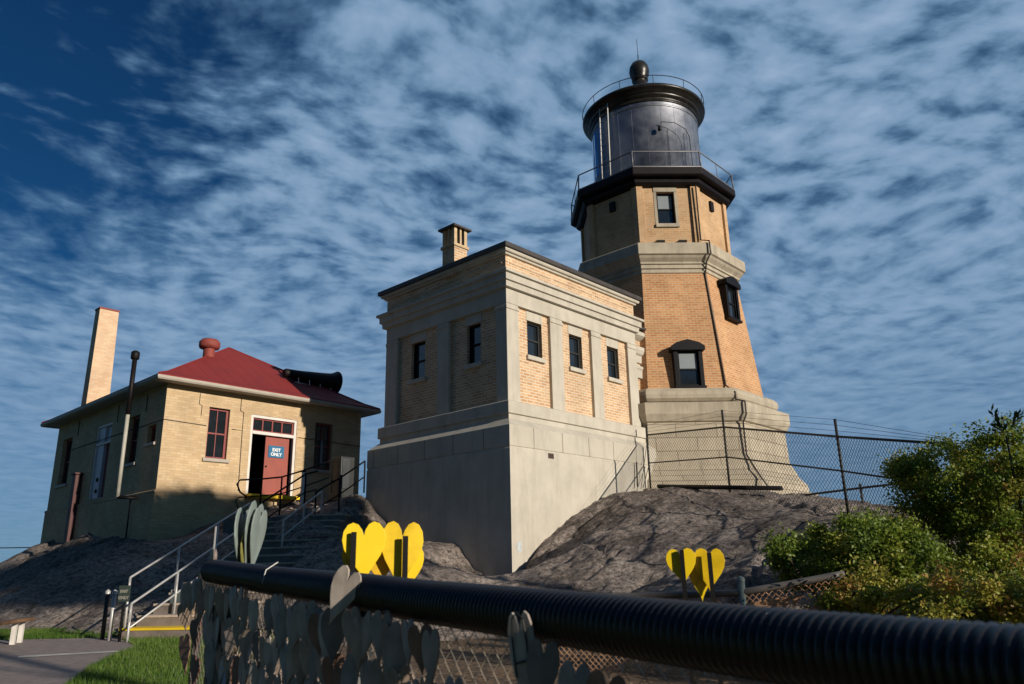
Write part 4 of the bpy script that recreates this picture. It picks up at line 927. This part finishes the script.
# smooth
arr = np.array([tuple(p) for p in pts]); ker = np.ones(41)/41
pad = np.vstack([np.repeat(arr[:1], 20, 0)-np.arange(20, 0, -1)[:, None]*(arr[1]-arr[0]), arr, arr[-1:]+np.arange(1, 21)[:, None]*(arr[-1]-arr[-2])])
arr = np.stack([np.convolve(pad[:, i], ker, 'valid') for i in range(3)], 1)
pts = [Vector(a) for a in arr]
rad = [  .0545 + .0068*math.tanh(2.0*sin(2*pi*i*.0036/.018)) for i in range(len(pts))]
MB().tube(pts, rad, 28).build('corrugated_pipe', M['plastic'], fn_)
endp = MB(); endp.tube([Vector(pts[0])-fd*-.004, Vector(pts[0])-fd*.004], .045, 20); endp.build('pipe_end', M['greyrail'], fn_)
def ftop(s): 
    i = min(range(len(arr)), key=lambda k: abs((arr[k, 0]-FA.x)*fd.x+(arr[k, 1]-FA.y)*fd.y-s)); return arr[i, 2]
ztab = [(s, ftop(s)) for s in np.linspace(0, FL, 24)]
def ztop(s): return float(np.interp(s, [a for a, _ in ztab], [b for _, b in ztab]))
chain(lambda s, h: FA+fd*(s+.2)+Z*(ztop(s+.2)-.03-h), FL-.4, 1.05, .06, .0016).build('mesh', M['wirelight'], fn_)
for s in (.21, 2.4, 4.6): MB().tube([FA+fd*s-fnv*.02+Z*(ztop(s)-.02), FA+fd*s-fnv*.02+Z*(gz(0, 2)-.1)], .024, 8).build('post', M['wire'], fn_)
# hanging hearts
def heart_outline(w, h, n=28):
    out = []
    for i in range(n):
        t = 2*pi*i/n; x = 16*sin(t)**3; y = 13*cos(t)-5*cos(2*t)-2*cos(3*t)-cos(4*t); out.append((x/32*w, (y-3)/28*h))
    return out
def heart_mesh(fr, w, h, th=.006):
    o = heart_outline(w, h); mb = MB(); mb.rings([[fr((x, 0, z)) for x, z in o], [fr((x, th, z)) for x, z in o]], cap=(True, True)); return mb
def hframe(c, yaw, tilt, lean=0):
    ex = Matrix.Rotation(yaw, 3, 'Z') @ fd; n = Vector((ex.y, -ex.x, 0)); n = n if n.dot(fnv) > 0 else -n
    ez = Z.copy(); R3 = Matrix.Rotation(tilt, 3, n); ex = R3 @ ex; ez = R3 @ ez
    R4 = Matrix.Rotation(lean, 3, ex); n = R4 @ n; ez = R4 @ ez
    return frame(c, ex, n, ez)
rnd = random.Random(11)
count = 0
zones = ['beside the olive sign', 'under the left pipe', 'left of the lettered heart', 'around the lettered heart', 'far right']
tones = ['slate grey', 'dark blue-grey', 'brownish grey', 'bluish grey', 'pale grey', 'rusty brown']
rows = ['top', 'second', 'third', 'fourth', 'lowest']
leanw = ['leaning left', 'hanging straight', 'leaning right']
for row in range(5):
    s = .21 + row*.045
    while s < 3.75:
        w = rnd.uniform(.078, .115)*(1 if s < 1.2 else .88); hgt = w*rnd.uniform(1.6, 2.1)
        gap = rnd.uniform(.065, .095)*(1 if s < 1.2 else .8 if s < 3.0 else 1.2)
        zc_ = ztop(s) - .005 - hgt*.5 - row*.125 - rnd.uniform(0, .05)
        c = FA + fd*s + fnv*(.030+.012*rnd.random()+.009*(4-row)) + Z*zc_
        k = rnd.choice((0, 1, 2, 2, 3, 4, 5, 0)); yaw = rnd.uniform(-.15, .75); tl = rnd.uniform(-.30, .30)
        hide = (row == 0 and rnd.random() < .10) or (.30 < s < .74) and row > 0 or (s > 3.0 and row < 2 and rnd.random() < .3)
        if not hide and row*.12 < .2+.0*s + .55:
            fr = hframe(c, yaw, tl, rnd.uniform(-.12, .05)); mb = heart_mesh(fr, w, hgt)
            t = thing('heart_plate', '', 'heart plate', c, 0, 'small heart plates hung on the fence mesh')
            zi = 0 if s < .7 else 1 if s < 1.7 else 2 if s < 2.5 else 3 if s < 3.3 else 4
            t['label'] = '%s heart plate %s, %s row, %s' % (tones[k], leanw[0 if tl < -.1 else 2 if tl > .1 else 1], rows[row], zones[zi])
            mb.build('plate', M['heart%d' % k], t, bevel=.0015)
            top = fr((0, .003, hgt*.30)); MB().tube([top, top+Z*.002-fnv*.012, top-fnv*.03], .0014, 4).build('wire_loop', M['wirelight'], t)
            count += 1
        s += gap
# heart hung over the pipe, heart lettered H, round thing at the pipe end
def special(label, px, py, w, h, yaw, tl, mt, off=.075, name='heart_plate'):
    c = fpx(px, py, off); fr = hframe(c, yaw, tl); t = thing(name, label, 'heart plate', c)
    pl = heart_mesh(fr, w, h).build('plate', mt, t, bevel=.002); return t, fr, pl
t, fr, pl = special('plain grey heart plate hanging in front of the black pipe, upper left', 346, 586, .11, .19, .55, -.45, M['heart4'], .075)
t, fr, pl = special('long grey heart plate lettered in black, hanging over the pipe', 523, 646, .075, .23, .25, .12, M['heart4'], .085)
lo_ = MB(); lo_.tube([fr((-.019, .010, -.065)), fr((-.021, .010, .02)), fr((-.016, .010, .06)), fr((0, .010, .072)), fr((.016, .010, .055)), fr((.020, .010, .01)), fr((.017, .010, -.055))], .0022, 5)
lo_.tube([fr((-.019, .010, -.035)), fr((.018, .010, -.03))], .0022, 5); lo_.build('letter', M['ink'], pl)
t, fr, pl = special('dark red-brown heart sticking out past the left end of the mesh', 196, 628, .13, .17, .2, .3, M['heartred'], 0)
t, fr, pl = special('dull red heart sticking out low at the left end of the mesh', 196, 666, .14, .16, .1, -.2, M['heartred'], 0)
p = Vector(pts[0]) + Z*.075; t = thing('round_reflector', 'small round grey disc on top of the pipe end', 'disc', p)
mb = MB(); mb.tube([p-fnv*.01, p+fnv*.01], .04, 20); mb.build('disc', M['heart1'], t); MB().tube([p+Z*.03, p+Z*.16], .005, 5).build('stem', M['greyrail'], t)
# olive sign on the mesh
sgs = thing('fence_sign', 'dark olive sign with lines of print hung on the left end of the mesh', 'sign', fpx(226, 640, .05))
c = fpx(222, 643, .05); fr = frame(c, fd, fnv)
bd = MB().box((-.24, 0, -.30), (.20, .006, .17), fr).build('board', M['olive'], sgs, bevel=.002)
tx = MB()
for i in range(5): tx.box((-.02, .006, .08-i*.032), (.07, .008, .088-i*.032), fr)
for i in range(6): tx.box((.09, .006, .06-i*.034), (.165, .008, .070-i*.034), fr)
tx.build('print_lines', M['greyink'], bd)
MB().box((.05, .007, -.24), (.15, .012, -.10), fr).build('pale_label', M['paleblue'], bd)
# wires around the pipe
tw_ = thing('tie_wire', 'thin wire looped round the black pipe near its left end', 'wire', fpx(276, 575)); c = fpx(277, 577)
MB().tube([c+fnv*.0+Z*.062, c+fnv*.05+Z*.03, c+fnv*.062-Z*.02, c+fnv*.03-Z*.07-fd*.02], .0025, 5).build('wire', M['greyrail'], tw_)

# yellow hearts and pale green hearts on black posts
def heart_stand(name, label, cx, hearts, posts, D, m, px2m, facing=Vector((0, -1, 0))):
    p0 = at(posts[0][0], posts[0][2], D); base = Vector((p0.x, p0.y, gz(p0.x, p0.y)))
    t = thing(name, label, 'heart stand', base)
    n = Vector((-p0.x, -p0.y, 0)).normalized(); ex = Vector((-n.y, n.x, 0)); ex = ex if ex.x > 0 else -ex
    for i, (x, y, w, h, tl) in enumerate(hearts):
        c = at(x, y, D+.02*(i % 2)+.035*(i//2)); fr = frame(c, ex*cos(tl)+Z*sin(tl), n, Z*cos(tl)-ex*sin(tl))
        heart_mesh(fr, w*px2m, h*px2m, .008).build('heart', m[i] if isinstance(m, list) else m, t, bevel=.002)
    for x, yt, yb in posts:
        a = at(x, yt, D-.03); MB().box((-.013, -.008, gz(a.x, a.y)-.1-a.z), (.013, .008, 0), frame(a, ex, n)).build('post', M['blackrail'], t)
    return t
YH = [M['yheart'], mat('yellow_heart_paint_b', (.72, .48, .008), .45, var=.2, vscale=7), mat('yellow_heart_paint_c', (.60, .42, .02), .5, var=.25, vscale=7), M['yheart'], mat('yellow_heart_paint_d', (.66, .40, .008), .5, var=.2, vscale=7)]
k1 = 3.9/745
heart_stand('yellow_heart_stand', 'larger cluster of yellow hearts on black posts, left of the stone building', 380,
            [(364, 541, 40, 54, .05), (402, 543, 40, 62, -.06), (357, 556, 28, 42, .10), (410, 560, 26, 42, -.08), (381, 552, 34, 44, 0)], [(354, 532, 578), (405.5, 536, 582)], 3.9, YH, k1)
k2 = 5.0/740
heart_stand('yellow_heart_stand', 'smaller cluster of yellow hearts on two black posts in front of the mound', 695,
            [(681, 560, 27, 32, .05), (709, 562, 28, 38, -.04), (695, 560, 27, 32, 0), (700, 571, 22, 38, 0)], [(681.5, 550, 605), (709, 553, 605)], 5.0, YH, k2)
# pale hearts seen nearly edge on
p0 = at(246, 530, 4.9); t = thing('pale_heart_stand', 'group of tall pale grey-green hearts seen edge on above the left end of the pipe', 'heart stand', (p0.x, p0.y, gz(p0.x, p0.y)))
n = Vector((-p0.x, -p0.y, 0)).normalized(); exv = Vector((-n.y, n.x, 0)); exv = exv if exv.x > 0 else -exv
kk = 4.9/745
for (x, y, wpx, hpx, tl, mt) in ((253.5, 524, 22, 62, -.12, 'heartgreen'), (242, 530, 20, 60, .0, 'heartgreen'), (258, 529, 19, 58, -.10, 'heartgreen'), (246, 548, 20, 44, .0, 'heartolive')):
    c = at(x, y, 4.9+.02*(wpx % 3)); ang = radians(76); ex = exv*cos(ang)+n*-sin(ang); nn = exv*sin(ang)+n*cos(ang)
    R3 = Matrix.Rotation(tl, 3, n); fr = frame(c, R3 @ ex, nn, R3 @ Z); heart_mesh(fr, hpx*kk*.92, hpx*kk, .008).build('heart', M[mt], t, bevel=.002)
a = at(251, 530, 4.95); MB().tube([a, Vector((a.x, a.y, gz(a.x, a.y)))], .010, 6).build('post', M['blackrail'], t)

# ------------------------------------------------------------------ middle fence
mf_top = [at(540, 596, 8.4), at(600, 597, 8.2), at(665, 595, 8.0), at(705, 594, 7.9), at(742, 592.5, 7.8), at(790, 584, 7.8), at(852, 572.5, 7.9)]
mf = thing('middle_fence', 'low chain-link fence with a dark sleeved top rail in front of the mound', 'fence', (mf_top[4].x, mf_top[4].y, gz(0, 7)))
MB().tube(resample(mf_top, .12), .032, 9).build('top_rail', mat('sleeved_rail', (.10, .09, .085), .5, var=.3), mf)
p = mf_top[4]; MB().tube([p-Z*.95, p+Z*.10], .034, 8).lathe([(.04, .10), (.036, .13), (.0, .15)], p, 10).build('post', mat('green_grey_post', (.13, .17, .17), .5), mf)
for p in (mf_top[0], mf_top[-1]): MB().tube([p-Z*1.0, p], .03, 8).build('post', M['wire'], mf)
cm = [0]
for a, b in zip(mf_top, mf_top[1:]): cm.append(cm[-1]+(b-a).length)
def mff(s, h):
    for i in range(len(cm)-1):
        if s <= cm[i+1] or i == len(cm)-2:
            t = (s-cm[i])/(cm[i+1]-cm[i]); return mf_top[i].lerp(mf_top[i+1], t)-Z*(h+.03)
chain(mff, cm[-1], .95, .06, .0045, 4).build('mesh', M['sheet'], mf)
rnd = random.Random(5)        # small tan hearts hung all over this stretch
HN = 0
for i in range(34):
    s = cm[3]+.05 + (cm[-1]-.35-cm[3])*((i % 12)+.5)/12 + rnd.uniform(-.02, .02); row = i//12
    if row == 0 and i % 12 > 9: continue
    if row == 2 and 5 < i % 12 < 8: continue
    p = mff(s, .10+.13*row+(.03 if row == 0 else 0)*0); n = Vector((-p.x, -p.y, 0)).normalized(); ex = Vector((-n.y, n.x, 0)); ex = ex if ex.x > 0 else -ex
    tl = rnd.uniform(.15, .55); fr = frame(p+n*.03, ex*cos(tl)-Z*sin(tl)*0 + Z*sin(tl)*-.0, n, Z*cos(tl)+ex*sin(tl))
    o = heart_mesh(fr, .085, .13, .006).build('tan_heart', M['sheet'])
    tag(o, 'sunlit tan heart on the middle fence, %s row, %s' % (rows[row], ['left of its post', 'just right of its post', 'midway along', 'towards the bushes'][min(3, (i % 12)//3)]), 'heart plate', 'tan hearts on the middle fence'); HN += 1

# ------------------------------------------------------------------ foliage
def leaves(n, samp, size, rng, colf, flat=.0):
    mb = MB(); col = []
    for i in range(n):
        c = samp(); s = size*rng.uniform(.6, 1.35)
        d = Vector((rng.gauss(0, 1), rng.gauss(0, 1), rng.gauss(0, .7)+.1)).normalized(); a = d.cross(Vector((rng.gauss(0, 1), rng.gauss(0, 1), rng.gauss(0, 1)))).normalized()
        w = s*.30; p0, p1, p2, p3 = c, c+d*s*.5+a*w, c+d*s, c+d*s*.5-a*w
        k = len(mb.v); mb.v += [p0, p1, p2, p3]; mb.f.append((k, k+1, k+2, k+3)); mb.sm.append(False)
        v = colf(c); col += [(v, v, v, 1)]*4
    mb.col = col; return mb
def bush(name, label, blobs, n, size, seed, colbias, cat='bush', group=None, twigs=14, m='leaf'):
    """blobs: list of (centre, radii); leaves sit in many small clumps spread over each blob's outer volume"""
    rng = random.Random(seed); cl = []
    base = blobs[0][0]; gb = Vector((base.x, base.y, min(b[0].z-b[1].z for b in blobs)))
    t = thing(name, label, cat, gb, 0, group)
    for c, r in blobs:
        vol = r.x*r.y*r.z
        for _ in range(max(14, int(115*vol**.6))):
            d = Vector((rng.gauss(0, 1), rng.gauss(0, 1), rng.gauss(0, 1))).normalized(); q = rng.uniform(.35, 1.0)**.6*rng.uniform(.8, 1.1)*(rng.uniform(1.08, 1.30) if rng.random() < .13 else 1)
            cl.append((c+Vector((d.x*r.x, d.y*r.y, d.z*r.z))*q, rng.uniform(.07, .15)*max(.6, min(r)), rng.random()))
    last = [None]
    def samp():
        k = rng.choice(cl); last[0] = k
        return k[0]+Vector((rng.gauss(0, 1), rng.gauss(0, 1), rng.gauss(0, .8)))*k[1]
    def cf(c):
        v = .12+.45*last[0][2]+rng.uniform(-.12, .15)+colbias
        nn = noise.noise(c*1.3)
        if nn > .33 and last[0][2] > .45 and m == 'leaf': v = .85+rng.uniform(-.1, .15)
        return min(1, max(0, v))
    leaves(n, samp, size, rng, cf).build('crown', M[m], t)
    tb = MB()
    for i in range(twigs):
        k = cl[rng.randrange(len(cl))][0]; a = gb+Vector((rng.uniform(-.2, .2), rng.uniform(-.2, .2), -.1)); mid = a.lerp(k, .5)+Vector((rng.uniform(-.1, .1), rng.uniform(-.1, .1), .08))
        tb.tube([a, mid, k], [.022, .014, .005], 5)
    tb.build('trunk', M['bark'], t); return t
R_ = lambda *a: Vector(a)
bush('bush', 'tall rounded green and yellow bush at the right edge against the sky', [(at(968, 482, 9.8), R_(.82, .6, .66)), (at(965, 560, 9.5), R_(.85, .6, .6)), (at(1010, 520, 9.5), R_(.7, .6, .8)), (at(995, 480, 9.7), R_(.5, .5, .42)), (at(938, 498, 9.8), R_(.48, .4, .48)), (at(910, 468, 9.8), R_(.18, .15, .10)), (at(1020, 590, 8.8), R_(.7, .5, .5))], 85000, .036, 3, .15, twigs=26)
bush('bush', 'low green bush with reddish leaves on the rock left of the tall bush', [(at(850, 562, 8.7), R_(.62, .5, .42)), (at(805, 566, 9.0), R_(.35, .3, .26)), (at(895, 568, 8.5), R_(.6, .5, .5)), (at(878, 542, 8.8), R_(.4, .4, .25)), (at(830, 540, 9.2), R_(.3, .3, .14))], 60000, .034, 9, .10, twigs=20)
bush('bush', 'patch of yellow-brown scrub behind the corrugated pipe at lower right', [(at(852, 606, 7.9), R_(.22, .2, .26)), (at(910, 612, 7.5), R_(.5, .3, .32)), (at(985, 618, 7.1), R_(.6, .4, .34))], 26000, .034, 21, .25, twigs=14)
# sapling top at the right edge
sp_ = at(1013, 470, 9.2); tp_ = at(1006, 436, 9.2); t = thing('sapling', 'thin dark sapling with spread leaflets rising behind the bush at right edge', 'tree', (sp_.x, sp_.y, sp_.z-1))
MB().tube([sp_-Z*1, sp_, tp_], [.018, .012, .008], 6).build('trunk', M['bark'], t)
rng = random.Random(4); mb = MB(); col = []
for k in range(16):
    ang = rng.uniform(0, 2*pi); L = rng.uniform(.12, .34); e1 = tp_+Vector((cos(ang)*L, sin(ang)*L*.6, rng.uniform(.0, .26)))
    for j in range(5):
        c = tp_.lerp(e1, .35+.16*j); d = (e1-tp_).normalized()+Vector((rng.uniform(-.8, .8), rng.uniform(-.5, .5), rng.uniform(-.5, .4))); d.normalize(); a = d.cross(Z).normalized()*.018
        q = len(mb.v); mb.v += [c, c+d*.05+a, c+d*.10, c+d*.05-a]; mb.f.append((q, q+1, q+2, q+3)); mb.sm.append(False); v = rng.uniform(0, .5); col += [(v, v, v, 1)]*4
mb.col = col; mb.build('crown', M['leafdark'], t)

# grass
rng = random.Random(2); mb = MB(); col = []
def inpoly(x, y, P):
    c = False; n = len(P)
    for i in range(n):
        a, b = P[i], P[i-1]
        if (a[1] > y) != (b[1] > y) and x < (b[0]-a[0])*(y-a[1])/(b[1]-a[1])+a[0]: c = not c
    return c
PPoly = [(p.x, p.y) for p in pp]
k = 0
while k < 70000:
    y = rng.uniform(6.0, 14.2); x = rng.uniform(-9.5, -2.9)
    if y > 12.2 and -6.1 < x < -4.2: continue
    if inpoly(x, y, PPoly): continue
    z = gz(x, y); h = rng.uniform(.03, .075)*(1.3 if rng.random() < .1 else 1); a = rng.uniform(0, 2*pi); w = .004
    ex = Vector((cos(a)*w, sin(a)*w, 0)); l = Vector((rng.gauss(0, .02), rng.gauss(0, .02), h)); c = Vector((x, y, z))
    q = len(mb.v); mb.v += [c-ex, c+ex, c+l]; mb.f.append((q, q+1, q+2)); mb.sm.append(False); v = min(1, max(0, .5+.5*noise.noise(c*1.5)+rng.uniform(-.3, .3))); col += [(v, v, v, 1)]*3; k += 1
mb.col = col; tag(mb.build('grass', M['grassb']), 'short green lawn grass', 'grass', kind='stuff')
# overhead line far left
a, b = at(-40, 548.5, 40), at(30, 547.5, 40)
tag(MB().tube([a, b+ (b-a)*.6], .02, 4).build('overhead_wire', M['wire']), 'thin dark wire crossing the sky at the far left above the rock', 'wire')

# ------------------------------------------------------------------ trees standing outside the frame (they shade the foreground and the foot of the house)
def tree(label, base, hcrown, rad, n, seed, size=.16, cut=9, cat='tree'):
    rng = random.Random(seed); t = thing('broadleaf_tree', label, cat, base, 0, 'trees to the right of and behind the viewer'); cl = []
    c = base+Z*hcrown
    for _ in range(90):
        d = Vector((rng.gauss(0, 1), rng.gauss(0, 1), rng.gauss(0, 1))).normalized(); q = rng.random()**.4
        if cut < 9: d.z *= 1.6
        cl.append((c+Vector((d.x*rad[0], d.y*rad[1], min(cut, max(-1, d.z))*rad[2]))*q*.88, .13*min(rad), rng.random()))
    last = [None]
    def samp():
        k = rng.choice(cl); last[0] = k; p = k[0]+Vector((rng.gauss(0, 1), rng.gauss(0, 1), rng.gauss(0, .7)))*k[1]
        if p.z > c.z+rad[2]*cut: p.z = c.z+rad[2]*cut-rng.random()*.3
        return p
    leaves(n, samp, size, rng, lambda c_: min(1, max(0, .3+.4*last[0][2]+rng.uniform(-.2, .2)))).build('crown', M['leafdark'], t)
    mb = MB(); mb.tube([base-Z*.3, base+Z*hcrown*.5, c], [.16, .12, .05], 8)
    for i in range(8):
        k = cl[rng.randrange(90)][0]; mb.tube([base.lerp(c, rng.uniform(.55, .9)), k], [.05, .015], 5)
    mb.build('trunk', M['bark'], t); return t
hsun = Vector((sd.x, sd.y, 0)).normalized(); nsun = Vector((-hsun.y, hsun.x, 0)); nsun = nsun if nsun.x > 0 else -nsun
tsl = math.tan(SUN_EL)
def sunspot(s_, d_): return Vector((-8, 20.6, 0)) + hsun*d_ + nsun*(s_-Vector((-8, 20.6, 0)).dot(nsun))
for i, (s_, d_, wlo, whi) in enumerate(((10.6, 31, -1.9, 2.15), (9.1, 32.5, -2.3, 2.2), (6.9, 34, -1.5, 2.3), (3.4, 36, -2.1, 2.6), (.0, 38, -2.6, 3.0), (-3.5, 40, -3, 3))):
    p = sunspot(s_, d_); p.z = gz(p.x, p.y)-.1; zc_ = E((wlo+whi)/2)+d_*tsl
    rh = (whi-wlo)/2
    tree('leafy tree right of the viewer, number %s from the front' % ['one', 'two', 'three', 'four', 'five', 'six'][i], p, zc_-p.z, (1.4 if i == 0 else 1.9, 1.4 if i == 0 else 1.9, rh*1.0), 22000, 40+i, .20, cut=.97)
p = Vector((3.45, .35, gz(0, 0))); bush('bush', 'dense unseen shrub added beside the viewer to shade the fence', [(p+Z*.75, R_(.8, .8, .75)), (p+Z*1.5, R_(.75, .75, .65))], 22000, .07, 77, -.05)  # added out of view to throw shade on the foreground fence
for i, (x, y, h, r) in enumerate(((-9, -12, 6, 4), (-2, -15, 7, 4.5), (5, -17, 7, 4.5), (-17, -6, 6, 4), (-22, 3, 5, 4), (-13, -20, 8, 5))):
    tree('large tree behind the viewer, %s' % ['near left', 'middle', 'near right', 'left', 'far left', 'back left'][i], Vector((x, y, gz(x, y))), h, (r, r, r*.95), 9000, 60+i, .38)
